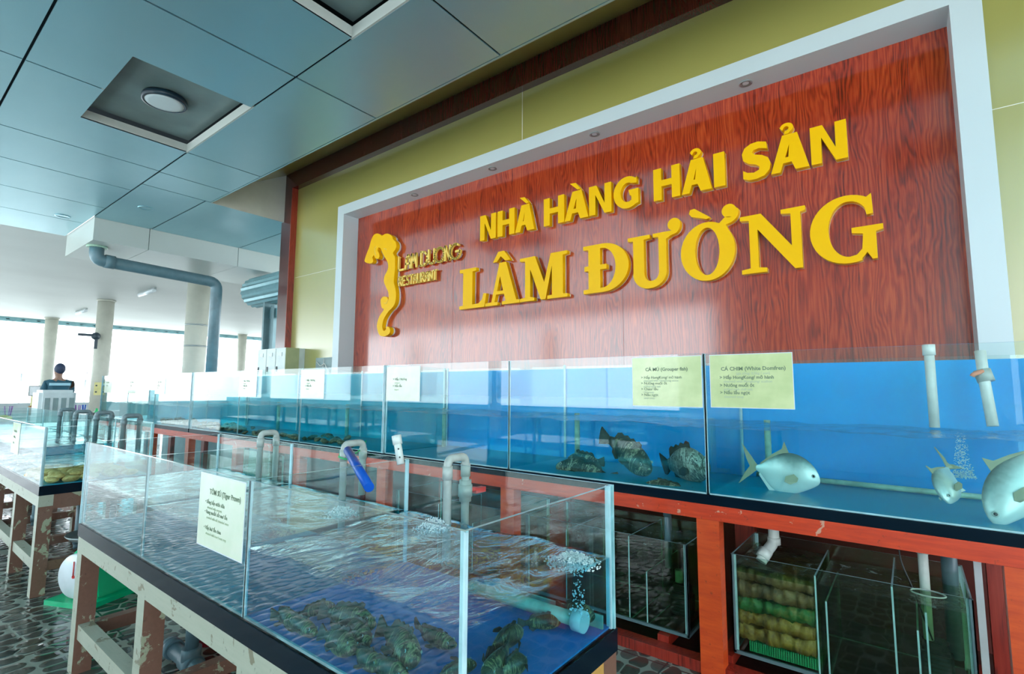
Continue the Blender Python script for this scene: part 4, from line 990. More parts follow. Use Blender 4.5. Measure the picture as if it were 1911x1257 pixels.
# ================================================================== FISH
def fish(p_head, p_tail, height, width, kind, label, group, roll=0., bend=0., mat='fish_grouper', up=None):
    ph, pt = Vector(p_head), Vector(p_tail); L = (ph-pt).length
    X = (ph-pt).normalized(); upv = up or Vector((0, 0, 1)); Y = upv.cross(X).normalized(); Z = X.cross(Y)
    rot = Matrix((X, Y, Z)).transposed() @ Matrix.Rotation(roll, 3, 'X')
    F = thing('live_fish', (ph+pt)/2, label, 'fish', group)
    F.rotation_mode = 'QUATERNION'; F.rotation_quaternion = rot.to_quaternion()
    if kind == 'pompano':
        up_ = [(0, .02), (.03, .16), (.10, .30), (.2, .42), (.32, .49), (.45, .5), (.58, .42), (.70, .27), (.78, .13), (.84, .07), (.88, .06)]
        dn_ = [(0, .04), (.03, .12), (.10, .2), (.2, .31), (.32, .41), (.45, .48), (.58, .44), (.70, .28), (.78, .13), (.84, .07), (.88, .06)]
        wd = [(0, .1), (.03, .3), (.1, .65), (.2, .9), (.32, 1), (.45, .95), (.58, .75), (.7, .45), (.78, .25), (.84, .15), (.88, .08)]
    else:
        up_ = [(0, .05), (.03, .14), (.1, .27), (.2, .42), (.32, .5), (.45, .48), (.6, .40), (.72, .28), (.8, .2), (.85, .17), (.88, .16)]
        dn_ = [(0, .08), (.03, .2), (.1, .32), (.2, .42), (.32, .48), (.45, .46), (.6, .38), (.72, .25), (.8, .18), (.85, .15), (.88, .15)]
        wd = [(0, .25), (.03, .5), (.1, .8), (.2, 1), (.32, 1), (.45, .9), (.6, .7), (.72, .45), (.8, .3), (.85, .18), (.88, .1)]
    def cx(t_): return (.5-t_)*L
    def cyv(t_): return bend*L*(t_-.4)**2*(1 if t_ > .4 else .3)
    bm = bmesh.new(); seg = 16; rs = []
    for (t_, a), (_, b), (_, w) in zip(up_, dn_, wd):
        r_ = []
        for k in range(seg):
            an = 2*pi*k/seg; s_, c_ = sin(an), cos(an)
            r_.append(bm.verts.new((cx(t_), cyv(t_)+c_*w*width/2*(1-.12*abs(s_)), s_*(a if s_ > 0 else b)*height)))
        rs.append(r_)
    for a, b in zip(rs, rs[1:]): bridge(bm, a, b)
    bm.faces.new(rs[0][::-1]); bm.faces.new(rs[-1])
    bmesh.ops.recalc_face_normals(bm, faces=bm.faces)
    me = bpy.data.meshes.new('body'); bm.to_mesh(me); bm.free(); me.materials.append(MT[mat])
    body = bpy.data.objects.new('body', me); col.objects.link(body); body.parent = F
    sm = body.modifiers.new('s', 'SUBSURF'); sm.levels = sm.render_levels = 1
    finm = 'fin_grey' if kind == 'pompano' else 'fin_dark'
    def fin(nm, poly, th=.004, m=finm):
        bm = bmesh.new(); lo = [bm.verts.new((x_, y_-th/2, z_)) for x_, y_, z_ in poly]; hi = [bm.verts.new((x_, y_+th/2, z_)) for x_, y_, z_ in poly]
        bm.faces.new(lo); bm.faces.new(hi[::-1])
        for i in range(len(poly)): j = (i+1) % len(poly); bm.faces.new((lo[i], hi[i], hi[j], lo[j]))
        bmesh.ops.recalc_face_normals(bm, faces=bm.faces)
        me = bpy.data.meshes.new(nm); bm.to_mesh(me); bm.free(); me.materials.append(MT[m]); o = bpy.data.objects.new(nm, me); col.objects.link(o); o.parent = F
    e = cyv(.88); e2 = cyv(1.05)
    if kind == 'pompano':
        fin('tail_fin', [(cx(.85), e, .05*height), (cx(.95), e2, .22*height), (cx(1.12), e2, .50*height), (cx(1.02), e2, .15*height), (cx(.96), e, 0), (cx(1.02), e2, -.15*height), (cx(1.10), e2, -.46*height), (cx(.94), e2, -.2*height), (cx(.85), e, -.05*height)])
        fin('dorsal_fin', [(cx(.44), cyv(.44), .47*height), (cx(.52), cyv(.5), .70*height), (cx(.54), cyv(.54), .53*height), (cx(.66), cyv(.66), .38*height), (cx(.82), cyv(.8), .12*height), (cx(.80), cyv(.8), .06*height), (cx(.6), cyv(.6), .3*height)])
        fin('anal_fin', [(cx(.5), cyv(.5), -.45*height), (cx(.64), cyv(.6), -.62*height), (cx(.64), cyv(.64), -.46*height), (cx(.82), cyv(.8), -.14*height), (cx(.80), cyv(.8), -.06*height), (cx(.6), cyv(.6), -.3*height)], m='fish_silver')
    else:
        fin('tail_fin', [(cx(.85), e, .13*height)] + [(cx(1.02+.03*cos(a_)), e2, .34*height*sin(a_)) for a_ in (1.3, .9, .45, 0, -.45, -.9, -1.3)] + [(cx(.85), e, -.13*height)], .006)
        fin('dorsal_fin', [(cx(.25+.06*i), cyv(.25+.06*i), (.58+.07*(i % 2))*height*(1-.03*i)) for i in range(9)] + [(cx(.78), cyv(.78), .2*height), (cx(.5), cyv(.5), .4*height), (cx(.26), cyv(.26), .42*height)], .006)
        fin('anal_fin', [(cx(.6), cyv(.6), -.35*height), (cx(.7), cyv(.7), -.5*height), (cx(.78), cyv(.78), -.34*height), (cx(.78), cyv(.78), -.16*height)], .006)
    for sd in (1, -1):
        yb = cyv(.3)+sd*width*.49
        fin('pectoral_fin', [(cx(.27), yb, -.02*height), (cx(.33), yb+sd*.012, .06*height), (cx(.43), yb+sd*.02, -.02*height), (cx(.44), yb+sd*.02, -.14*height), (cx(.36), yb+sd*.014, -.18*height), (cx(.28), yb, -.1*height)], .003)
        bm = bmesh.new(); er = .028*L if kind == 'pompano' else .02*L
        ze = .09*height if kind == 'pompano' else .17*height; te = .085 if kind == 'pompano' else .1
        bmesh.ops.create_uvsphere(bm, u_segments=12, v_segments=8, radius=er, matrix=Matrix.Translation((cx(te), sd*width*.31+cyv(te), ze)) @ Matrix.Diagonal((1, .35, 1, 1)))
        me = bpy.data.meshes.new('eye'); bm.to_mesh(me); bm.free(); me.materials.append(MT['eye_ring']); o = bpy.data.objects.new('eye', me); col.objects.link(o); o.parent = F
        bm = bmesh.new(); bmesh.ops.create_uvsphere(bm, u_segments=12, v_segments=8, radius=er*.6, matrix=Matrix.Translation((cx(te), sd*(width*.31+er*.22)+cyv(te), ze)) @ Matrix.Diagonal((1, .4, 1, 1)))
        me = bpy.data.meshes.new('pupil'); bm.to_mesh(me); bm.free(); me.materials.append(MT['eye_dark']); o2 = bpy.data.objects.new('pupil', me); col.objects.link(o2); o2.parent = o
    return F
gP = 'silvery pompanos in the right back tank'
fish(at(1531, 898, 'y', 3.42), at(1394, 868, 'y', 3.42), .265, .065, 'pompano', 'silvery pompano swimming right above the red beam', gP, 0, .05, 'fish_silver')
fish(at(1765, 930, 'y', 3.38)+Vector((0, -.12, 0)), at(1768, 868, 'y', 3.38)+Vector((.0, .10, 0)), .17, .07, 'pompano', 'small silvery pompano seen head-on, nose down, tail up', gP, .2, .12, 'fish_silver', Vector((-.3, .3, 1)))
fish(at(1856, 979, 'y', 3.22), at(1966, 812, 'y', 3.34), .23, .085, 'pompano', 'large silvery pompano diving at the right edge', gP, .0, .1, 'fish_silver', Vector((-1, 0, .5)))
gG_ = 'dark mottled groupers in the right back tank'
fish(at(1038, 868, 'y', 3.3), at(1150, 893, 'y', 3.4), .18, .13, 'grouper', 'mottled grouper resting on the bottom, head left', gG_, 0, .2)
fish(at(1214, 880, 'y', 3.30), at(1132, 812, 'y', 3.5), .22, .15, 'grouper', 'dark grouper hanging tail-up in the middle of the back tank', gG_, .1, -.2)
fish(at(1322, 868, 'y', 3.35), at(1236, 868, 'y', 3.55), .26, .13, 'grouper', 'pale striped grouper just left of the glass divider', gG_, 0, .1, 'fish_grouper_pale', Vector((-.55, 0, 1)))
fish(at(1206, 900, 'y', 3.17), at(1290, 916, 'y', 3.2), .075, .08, 'grouper', 'dark grouper lying low in front beside the divider', gG_, 0, 0)
fish(at(1060, 855, 'y', 3.62), at(1125, 862, 'y', 3.62), .13, .09, 'grouper', 'dark grouper behind the one resting on the bottom', gG_, 0, 0)
# groupers in the nearest tank: (head px), (tail px), height m, where
T1F = [((540, 1203), (468, 1165), .055, 'against the front glass beside the card'), ((545, 1160), (490, 1150), .06, 'second behind the front glass beside the card'), ((597, 1135), (548, 1148), .05, 'small one left of the pile'),
       ((700, 1165), (600, 1140), .085, 'at the top of the pile'), ((655, 1215), (575, 1190), .075, 'in the middle of the pile'), ((690, 1200), (640, 1150), .07, 'nose down right of the pile'),
       ((640, 1250), (595, 1240), .06, 'lowest at the front glass'), ((775, 1235), (720, 1170), .10, 'large one in the middle of the floor'), ((850, 1205), (765, 1170), .055, 'long one under the water edge'),
       ((760, 1262), (665, 1240), .06, 'cut by the lower photo edge'), ((840, 1250), (800, 1262), .05, 'small one by the corner post, cut by the edge'), ((972, 1172), (905, 1215), .075, 'right of the corner post'),
       ((905, 1262), (960, 1200), .07, 'behind the corner post, tail right'), ((980, 1228), (935, 1257), .06, 'head up by the right end glass'), ((1048, 1158), (970, 1163), .05, 'lying beside the pale pipe'), ((1105, 1100), (1062, 1118), .07, 'behind the pale pipe under the bubbles')]
for (hx, hy), (tx, ty), h, w in T1F:
    a = at(hx, hy, 'z', .818+h*.5); b = at(tx, ty, 'z', .818+h*.5)
    for q in (a, b): q.x = min(q.x, B1-.05); q.y = min(max(q.y, A0+.06), A1-.06)
    if (a-b).length < .1: a = b + (a-b).normalized()*.14
    fish(a, b, h, h*.8, 'grouper', 'brown grouper on the blue floor, '+w, 'brown groupers in the nearest tank', random.uniform(-.4, .4), random.uniform(-.4, .4), 'fish_brown')


def splash(cx_, cy_, z0, z1, rad, n, seed, label):
    rn = random.Random(seed); bm = bmesh.new()
    for _ in range(n):
        t_ = rn.random(); a_ = rn.uniform(0, 6.28); rr = rad*(1.15-.75*t_)*rn.random()**.5; s_ = rn.uniform(.0015, .0042)*(1.1-.4*t_)
        bmesh.ops.create_icosphere(bm, subdivisions=1, radius=s_, matrix=Matrix.Translation((cx_+rr*cos(a_), cy_+rr*sin(a_), z0+(z1-z0)*t_**2)))
    for f in bm.faces: f.smooth = True
    return solo('water_splash', bm, 'foam_white', label, 'splash', None, 'stuff')
splash(-.905, 1.50, 1.035, 1.062, .085, 1500, 1, 'white splash where water bubbles up near the right end of the nearest tank')
splash(-1.56, 1.50, 1.035, 1.075, .075, 600, 2, 'small splash round the valve pipe by the tank divider')
splash(-2.05, 1.40, 1.035, 1.07, .08, 500, 3, 'small splash under the blue tube')
splash(-.885, 1.50, .88, 1.03, .03, 130, 4, 'column of rising bubbles over the pipe end cap')
splash(.20, 3.62, 1.15, 1.385, .05, 600, 5, 'cloud of fine bubbles above the small pompano')
# clams in the clam tank
def clam_mesh():
    bm = bmesh.new(); r = bmesh.ops.create_uvsphere(bm, u_segments=20, v_segments=12, radius=1)
    for v in r['verts']:
        p = v.co; rad = math.hypot(p.x, p.y)
        k = 1 + .04*sin(rad*26)
        p.x *= .06*(1+.18*p.y)*k; p.y *= .045*k; p.z *= .026*(1+.3*p.y)
    for f in bm.faces: f.smooth = True
    return mesh_of('clam', bm, 'clam_shell')
cm = clam_mesh(); i = 0
rnd = random.Random(3)
where = ['at the near corner of the clam tank', 'along the end glass', 'against the front glass', 'in the middle of the heap', 'at the back of the heap']
for lay, (nx, ny, zz) in enumerate(((7, 5, .855), (5, 4, .885))):
    for a in range(nx):
        for b in range(ny):
            x = -5.44-.125*a-lay*.05+rnd.uniform(-.02, .02); y = 1.05+.125*b+lay*.05+rnd.uniform(-.02, .02)
            o = bpy.data.objects.new('clam', cm); col.objects.link(o); o.location = (x, y, zz+rnd.uniform(0, .01)); o.rotation_euler = (rnd.uniform(-.3, .3), rnd.uniform(-.3, .3), rnd.uniform(0, 6))
            s_ = rnd.uniform(.85, 1.2); o.scale = (s_, s_, s_)
            tag(o, 'ridged tan clam in the heap at the end of the clam tank', 'clam', 'tan clams heaped in the clam tank')
# shells on the floor of the back tanks
sm_ = []
for k in range(4):
    bm = bmesh.new(); blob(bm, (0, 0, 0), .045, .035, .022, k, .22, 2); sm_.append(mesh_of('oyster', bm, 'oyster_shell'))
rnd = random.Random(5)
for (x0, x1, n, lab, gname) in ((-9.75, -8.4, 46, 'rough brown-grey shell in the rubble of the farthest back tank', 'shells in the farthest back tank'), (-8.2, -6.9, 46, 'rough brown-grey shell on the floor of the middle back tank, left compartment', 'shells in the left compartment of the middle back tank'),
                         (-6.75, -5.4, 26, 'rough dark shell on the floor of the middle back tank, middle compartment', 'shells in the middle compartment of the middle back tank'), (-5.3, -4.4, 10, 'rough dark shell on the floor beside the standpipe', 'shells beside the standpipe')):
    for k in range(n):
        o = bpy.data.objects.new('oyster_shell', rnd.choice(sm_)); col.objects.link(o)
        o.location = (rnd.uniform(x0, x1), 3.14+abs(rnd.gauss(0, .16)), 1.028+(rnd.uniform(0, .05) if n > 40 else 0)); o.rotation_euler = (rnd.uniform(-.5, .5), rnd.uniform(-.5, .5), rnd.uniform(0, 6))
        s_ = rnd.uniform(.7, 1.3); o.scale = (s_, s_, s_); tag(o, lab, 'shell', gname)

# ================================================================== FLOOR THINGS
G = thing('weighing_scale', (-5.35, 1.25, 0), 'green mechanical weighing scale with white dial on the floor', 'scale')
bm = bmesh.new(); box(bm, -5.56, -5.14, 1.06, 1.48, 0, .035); part('base', bm, 'scale_green', G)
bm = bmesh.new()
pr = [(-5.19, .035), (-5.51, .035), (-5.48, .33), (-5.40, .40), (-5.25, .36)]
lo = [bm.verts.new((x, 1.16, z)) for x, z in pr]; hi = [bm.verts.new((x, 1.42, z)) for x, z in pr]
bm.faces.new(lo[::-1]); bm.faces.new(hi)
for i in range(5): j = (i+1) % 5; bm.faces.new((lo[i], lo[j], hi[j], hi[i]))
bmesh.ops.bevel(bm, geom=bm.edges[:], offset=.015, segments=2, affect='EDGES'); part('housing', bm, 'scale_green', G)
bm = bmesh.new(); lathe(bm, [(.01, -.03), (.15, -.03), (.16, -.015), (.16, .01), (.01, .012)], (-5.36, 1.135, .2), 40, 'y'); dl = part('dial', bm, 'dial_white', G)
bm = bmesh.new(); tube(bm, [(-5.36, 1.10, .2), (-5.36, 1.10, .31)], .004, 6); lathe(bm, [(.012, -.04), (.012, -.03)], (-5.36, 1.14, .2), 12, 'y'); part('pointer', bm, 'valve_red', dl)
bm = bmesh.new(); lathe(bm, [(.02, .40), (.02, .44), (.17, .44), (.20, .47), (.195, .475), (.165, .45), (.01, .45)], (-5.4, 1.29, 0), 36); part('pan', bm, 'metal_grey', G); G.rotation_euler.z = .42; G.location = (-5.02, 1.27, 0)
bm = bmesh.new(); lathe(bm, [(.115, 0), (.125, .01), (.155, .24), (.165, .25), (.165, .262), (.15, .262), (.145, .245), (.12, .03), (.02, .025)], (-3.62, 1.56, 0), 36)
solo('bucket', bm, 'bucket_red', 'dark red plastic bucket on the pebble floor under the nearest tank', 'bucket')
t = thing('drain_tee', (-3.4, 1.3, 0), 'grey plastic drain pipe with tee lying on the floor under the nearest tank', 'pipe')
bm = bmesh.new(); a = Vector((-3.56, 1.30, .065)); b = Vector((-3.0, 1.30, .065)); tube(bm, [a, b], .042, 18); part('pipe', bm, 'pvc_blue', t)
bm = bmesh.new(); tube(bm, [a-Vector((.02, 0, 0)), a+Vector((.06, 0, 0))], .054, 18); tube(bm, [(-3.56, 1.30, .065), (-3.55, 1.30, .065)], .055, 18); part('end_socket', bm, 'pvc_blue', t)
bm = bmesh.new(); tube(bm, [(-3.33, 1.30, .065), (-3.21, 1.30, .065)], .053, 18); tube(bm, [(-3.27, 1.30, .07), (-3.27, 1.30, .15)], .05, 18); part('tee_fitting', bm, 'pvc_blue', t)
bm = bmesh.new(); tube(bm, [(-3.27, 1.30, .1), (-3.27, 1.30, .735)], .034, 18); part('riser', bm, 'pvc_blue', t)
bm = bmesh.new(); lathe(bm, [(.10, 0), (.11, .01), (.14, .2), (.15, .21), (.135, .21), (.13, .2), (.1, .02), (.01, .02)], (-5.15, 1.66, 0), 30); solo('basin', bm, 'metal_grey', 'grey metal pail beside the clam tank stand', 'pail')
# waste pipes below clam tank with blue valves
for x, y, z0, lab, vv_ in ((-5.95, 1.36, .17, 'grey waste pipe under the clam tank, left one', False), (-5.62, 1.52, .12, 'grey waste pipe with blue valve under the clam tank', True), (-7.3, 1.3, .16, 'grey waste pipe far under the clam tank', False)):
    t = thing('waste_pipe', (x, y, z0), lab, 'pipe', 'grey waste pipes under the clam tank')
    bm = bmesh.new(); tube(bm, [(x, y, .755), (x, y, z0+.05), (x+(-.06 if vv_ else 0), y-(.05 if vv_ else 0), z0)], .026, 16, .03); part('pipe', bm, 'pvc_blue', t)
    bm = bmesh.new(); tube(bm, [(x, y, z0+.04), (x, y, z0+.11)], .033, 16); part('fitting', bm, 'pvc_blue', t)
    if vv_:
        bm = bmesh.new(); box(bm, x-.10, x-.075, y-.20, y-.12, z0-.02, z0+.16); bmesh.ops.bevel(bm, geom=bm.edges[:], offset=.01, segments=2, affect='EDGES'); part('valve_handle', bm, 'tube_blue', t)
solo('blue_valve', B(-2.87, -2.78, 1.27, 1.33, .03, .11), 'tube_blue', 'blue valve end on the grey drain pipe at the lower edge', 'valve')

# ================================================================== WALL-END THINGS
for k, (x0, x1, w) in enumerate(((-8.46, -8.17, 'leftmost'), (-8.165, -7.875, 'middle'), (-7.87, -7.58, 'rightmost'))):
    c = thing('locker', ((x0+x1)/2, 4.2, 1.62), 'narrow grey wall locker, %s of three beside the wooden post' % w, 'locker', 'three narrow lockers')
    y0 = 4.08
    part('body', B(x0, x1, y0+.01, 4.399 if k == 2 else 4.298, 1.62, 2.22), 'locker_grey', c); part('door', B(x0+.006, x1-.006, y0, y0+.01, 1.63, 2.21), 'locker_grey', c)
    bm = bmesh.new(); box(bm, x0+.09, x0+.19, y0-.006, y0, 2.09, 2.15); part('label_holder', bm, 'metal_grey', c)
    bm = bmesh.new(); box(bm, x0+.035, x0+.06, y0-.012, y0, 1.85, 1.93); part('lock', bm, 'rubber_black', c)
    if k == 2: part('side_panel', B(x1+.0005, x1+.012, y0, 4.298, 1.62, 2.22), 'locker_side', c)
t = thing('wall_socket_box', (-7.03, YW, 1.8), 'open recessed wiring box with loose wires beside the white frame', 'wiring box')
part('recess', B(-7.25, -6.82, YW-.004, YW-.001, 1.80, 2.06), 'cooler_vent', t)
bm = bmesh.new(); box(bm, -7.15, -6.86, YW-.03, YW-.004, 1.80, 1.88); part('terminal', bm, 'white_paint', t)
bm = bmesh.new(); tube(bm, [(-7.2, YW-.02, 2.0), (-7.08, YW-.03, 1.93), (-6.98, YW-.02, 1.97), (-6.9, YW-.03, 1.88)], .006, 6, .03); tube(bm, [(-7.0, YW-.02, 2.04), (-7.01, YW-.03, 1.9)], .005, 6); part('wire', bm, 'sign_white', t)
t = thing('roller_shutter', (-10.2, 5.3, 2.9), 'rolled-up blue-grey metal shutter drum behind the wall end', 'shutter')
bm = bmesh.new(); seg = 20; R1 = .33
prof = []
for i in range(seg*2):
    a = pi*i/seg; prof.append((R1*(1 if i % 2 else .93)*cos(a), R1*(1 if i % 2 else .93)*sin(a)))
q = at(472, 548, 'y', 5.3)
lo = [bm.verts.new((q.x+.12, 5.3+c_, q.z+s_)) for c_, s_ in prof]; hi = [bm.verts.new((-8.35, 5.3+c_, q.z+s_)) for c_, s_ in prof]
bm.faces.new(lo); bm.faces.new(hi[::-1])
for i in range(len(prof)): j = (i+1) % len(prof); bm.faces.new((lo[i], lo[j], hi[j], hi[i]))
part('drum', bm, 'metal_blue', t)
bm = bmesh.new(); box(bm, -10.30, -10.16, 5.18, 5.32, 0, 3.28); box(bm, -10.46, -10.40, 5.1, 5.34, 0, 3.35); part('guide_rail', bm, 'steel_rail', t)
bm = bmesh.new(); box(bm, -10.45, -8.4, 5.22, 5.30, 3.02, 3.22); part('bottom_slat', bm, 'metal_blue', t)
bm = bmesh.new()
qa = at(181, 463, 'x', -11.0); qb = at(196, 487, 'x', -11.0); qc = at(405, 527, 'x', -11.0); qd = at(395, 690, 'x', -11.0)
tube(bm, [(-11, qa.y, 4.02), (-11, qa.y, qb.z), (-11, qc.y, qc.z), (-11, qc.y, .2)], .105, 20, .16)
t = thing('rain_pipe', (-11, 3.4, .2), 'grey-blue rainwater pipe running under the bulkhead and down', 'pipe'); part('pipe', bm, 'pvc_blue', t)
bm = bmesh.new(); lathe(bm, [(.14, 3.99), (.15, 3.99), (.15, 4.02), (.14, 4.02)], (-11, qa.y, 0), 24); part('collar', bm, 'pvc_pale_green', t)
bm = bmesh.new(); tube(bm, [(-11, qa.y+.12, qb.z), (-11, qa.y+.26, qb.z-.005)], .118, 20); part('elbow_socket', bm, 'pvc_blue', t)

# ================================================================== OPEN HALL
colp = [(-27.7, 4.88, .21, 'beige round column near the eave, leftmost'), (-20.5, 4.9, .22, 'beige round column with a yellow notice'), (-13.35, 4.95, .235, 'beige round column with two dark bands, nearest'), (-27.9, 12.6, .21, 'slim beige round column beside the shutter rail')]
for x, y, r, lab in colp:
    c = thing('round_column', (x, y, 0), lab, 'column', 'round columns of the open hall')
    bm = bmesh.new(); lathe(bm, [(r, 0), (r, ZC)], (x, y, 0), 32); part('shaft', bm, 'column_beige', c)
    bm = bmesh.new(); lathe(bm, [(r+.03, ZC-.05), (r+.03, ZC)], (x, y, 0), 32); part('capital', bm, 'column_beige', c)
    if 'bands' in lab:
        for z in (2.55, 3.05):
            bm = bmesh.new(); lathe(bm, [(r+.004, z), (r+.004, z+.035)], (x, y, 0), 32); part('band', bm, 'metal_grey', c)
for k, x in enumerate((-24, -17, -10, -3)):
    bm = bmesh.new(); lathe(bm, [(.2, 0), (.2, 3.7)], (x, -5.9, 0), 28)
    solo('round_column', bm, 'column_beige', 'beige round column on the open side behind the viewer', 'column', 'columns behind the viewer')
q = at(186, 725, 'x', -20.25)
t = thing('column_notice', (-20.26, q.y, 1.3), 'yellow notice board with four dark marks on the column', 'notice')
part('board', B(-20.27, -20.25, q.y-.14, q.y+.14, q.z-.2, q.z+.2), 'holder_yellow', t)
bm = bmesh.new()
for dy in (-.09, .09):
    for dz in (-.1, .1): tube(bm, [(-20.25, q.y+dy, q.z+dz), (-20.24, q.y+dy, q.z+dz)], .025, 10)
part('mark', bm, 'fan_dark', t)
for (u, v_, L_, lab) in ((274, 541, .62, 'white tube lamp on the hall ceiling, nearer one'), (152, 578, .62, 'white tube lamp on the hall ceiling, farther one')):
    q = at(u, v_, 'z', ZC); t = thing('tube_lamp', (q.x, q.y, ZC), lab, 'lamp', 'tube lamps on the hall ceiling')
    part('batten', B(q.x-L_-.05, q.x+L_+.05, q.y-.03, q.y+.03, ZC-.05, ZC), 'metal_grey', t)
    bm = bmesh.new(); tube(bm, [(q.x-L_, q.y, ZC-.08), (q.x+L_, q.y, ZC-.08)], .05, 14); part('tube', bm, 'lamp_white' if 'lamp_white' in MT else 'dial_white', t)
q = at(180, 627, 'y', 4.6)
t = thing('wall_fan', (-20.2, 4.55, 2.9), 'dark fan mounted on the notice column', 'fan')
z = at(180, 627, 'x', -20.2).z; yy = at(179, 627, 'x', -20.2).y
bm = bmesh.new(); lathe(bm, [(.02, -.12), (.1, -.1), (.12, 0), (.05, .08), (.01, .1)], (-20.2, yy, z), 20, 'x'); part('motor', bm, 'fan_dark', t)
bm = bmesh.new(); box(bm, -20.2, -20.17, yy-.45, yy, z-.02, z+.06); box(bm, -20.2, -20.17, yy-.03, yy+.05, z-.4, z); part('blade', bm, 'fan_dark', t)
# air cooler
cxx = -12.5
t = thing('air_cooler', (-12.75, 2.39, 0), 'white air cooler with four grey vents behind the clam tank', 'air cooler')
bm = bmesh.new(); box(bm, -13.1, cxx, 2.13, 2.66, .12, 1.535); bmesh.ops.bevel(bm, geom=bm.edges[:], offset=.05, segments=4, affect='EDGES'); part('housing', bm, 'cooler_white', t)
for k in range(4):
    y = 2.21+k*.115; part('vent', B(cxx-.005, cxx+.006, y, y+.075, .95, 1.39), 'cooler_vent', t)
for dx in (-13.0, -12.6):
    for dy in (2.2, 2.6):
        bm = bmesh.new(); lathe(bm, [(.05, -.025), (.05, .025)], (dx, dy, .06), 14, 'y'); part('caster', bm, 'rubber_black', t)
        
# person seen from behind
P_ = thing('person', (-14.3, 2.80, 0), 'person in a dark teal shirt with a pale stripe standing beyond the air cooler', 'person')
px_, py_ = -14.3, 2.79
bm = bmesh.new()
def skin_body():
    me = bpy.data.meshes.new('body')
    V = [((0, 0, .98), .13), ((0, 0, 1.2), .135), ((0, 0, 1.42), .15), ((0, 0, 1.54), .065), ((0, .01, 1.61), .06), ((0, .01, 1.70), .095), ((0, .01, 1.80), .08),
         ((0, .19, 1.45), .06), ((.03, .24, 1.2), .048), ((.1, .2, .98), .035), ((.14, .17, .9), .035), ((0, -.19, 1.45), .06), ((.03, -.25, 1.2), .048), ((.1, -.2, .98), .035), ((.14, -.17, .9), .035),
         ((0, .09, .9), .1), ((.01, .1, .5), .06), ((0, .1, .09), .045), ((.13, .1, .03), .035), ((0, -.09, .9), .1), ((.01, -.1, .5), .06), ((0, -.1, .09), .045), ((.13, -.1, .03), .035)]
    E_ = [(0, 1), (1, 2), (2, 3), (3, 4), (4, 5), (5, 6), (2, 7), (7, 8), (8, 9), (9, 10), (2, 11), (11, 12), (12, 13), (13, 14), (0, 15), (15, 16), (16, 17), (17, 18), (0, 19), (19, 20), (20, 21), (21, 22)]
    me.from_pydata([v[0] for v in V], E_, [])
    o = bpy.data.objects.new('body', me); col.objects.link(o)
    md = o.modifiers.new('skin', 'SKIN')
    for i, (_, r_) in enumerate(V): me.skin_vertices[0].data[i].radius = (r_*(1.35 if i in (1, 2) else 1), r_); 
    me.skin_vertices[0].data[0].use_root = True
    o.modifiers.new('sub', 'SUBSURF').levels = 2
    bpy.context.view_layer.update()
    m2 = bpy.data.meshes.new_from_object(o.evaluated_get(bpy.context.evaluated_depsgraph_get())); bpy.data.objects.remove(o)
    return m2
mb = skin_body(); mb.name = 'body'; mb.materials.clear(); mb.materials.append(MT['skin'])
o = bpy.data.objects.new('body', mb); col.objects.link(o); o.parent = P_; o.rotation_euler = (0, 0, pi)
# clothes: a shell over torso and arms, cut from the body
bm = bmesh.new(); bm.from_mesh(mb)
bmesh.ops.delete(bm, geom=[v for v in bm.verts if v.co.z > 1.52 or v.co.z < .86 or abs(v.co.y) > .27], context='VERTS')
bm.normal_update()
for v in bm.verts: v.co += v.normal*.014
bmesh.ops.translate(bm, verts=bm.verts, vec=(0, 0, 0)); me = bpy.data.meshes.new('shirt'); bm.to_mesh(me); bm.free(); me.materials.clear(); me.materials.append(MT['shirt_teal'])
o = bpy.data.objects.new('shirt', me); col.objects.link(o); o.parent = P_; o.rotation_euler = (0, 0, pi)
bm = bmesh.new(); box(bm, .125, .16, -.17, .17, 1.40, 1.455); me = mesh_of('shirt_stripe', bm, 'shirt_band'); o2 = bpy.data.objects.new('shirt_stripe', me); col.objects.link(o2); o2.parent = P_
bm = bmesh.new(); bm.from_mesh(mb); bmesh.ops.delete(bm, geom=[v for v in bm.verts if v.co.z > .92], context='VERTS'); bmesh.ops.delete(bm, geom=[v for v in bm.verts if v.co.z < .1 or abs(v.co.y) > .2], context='VERTS'); bm.normal_update()
for v in bm.verts: v.co += v.normal*.012
me = bpy.data.meshes.new('trousers'); bm.to_mesh(me); bm.free(); me.materials.clear(); me.materials.append(MT['hair_dark']); o = bpy.data.objects.new('trousers', me); col.objects.link(o); o.parent = P_; o.rotation_euler = (0, 0, pi)
bm = bmesh.new(); blob(bm, (.02, 0, 1.755), .105, .095, .12, 4, .02, 3); me = mesh_of('hair', bm, 'hair_dark'); o = bpy.data.objects.new('hair', me); col.objects.link(o); o.parent = P_
P_.scale = (1.0, 1.0, 1.0); P_.location.y = 2.72; P_.location.z = .22
solo('low_platform', B(-14.8, -13.9, 2.2, 3.3, 0, .218), 'white_paint', 'low pale platform under the person beyond the air cooler', 'platform')
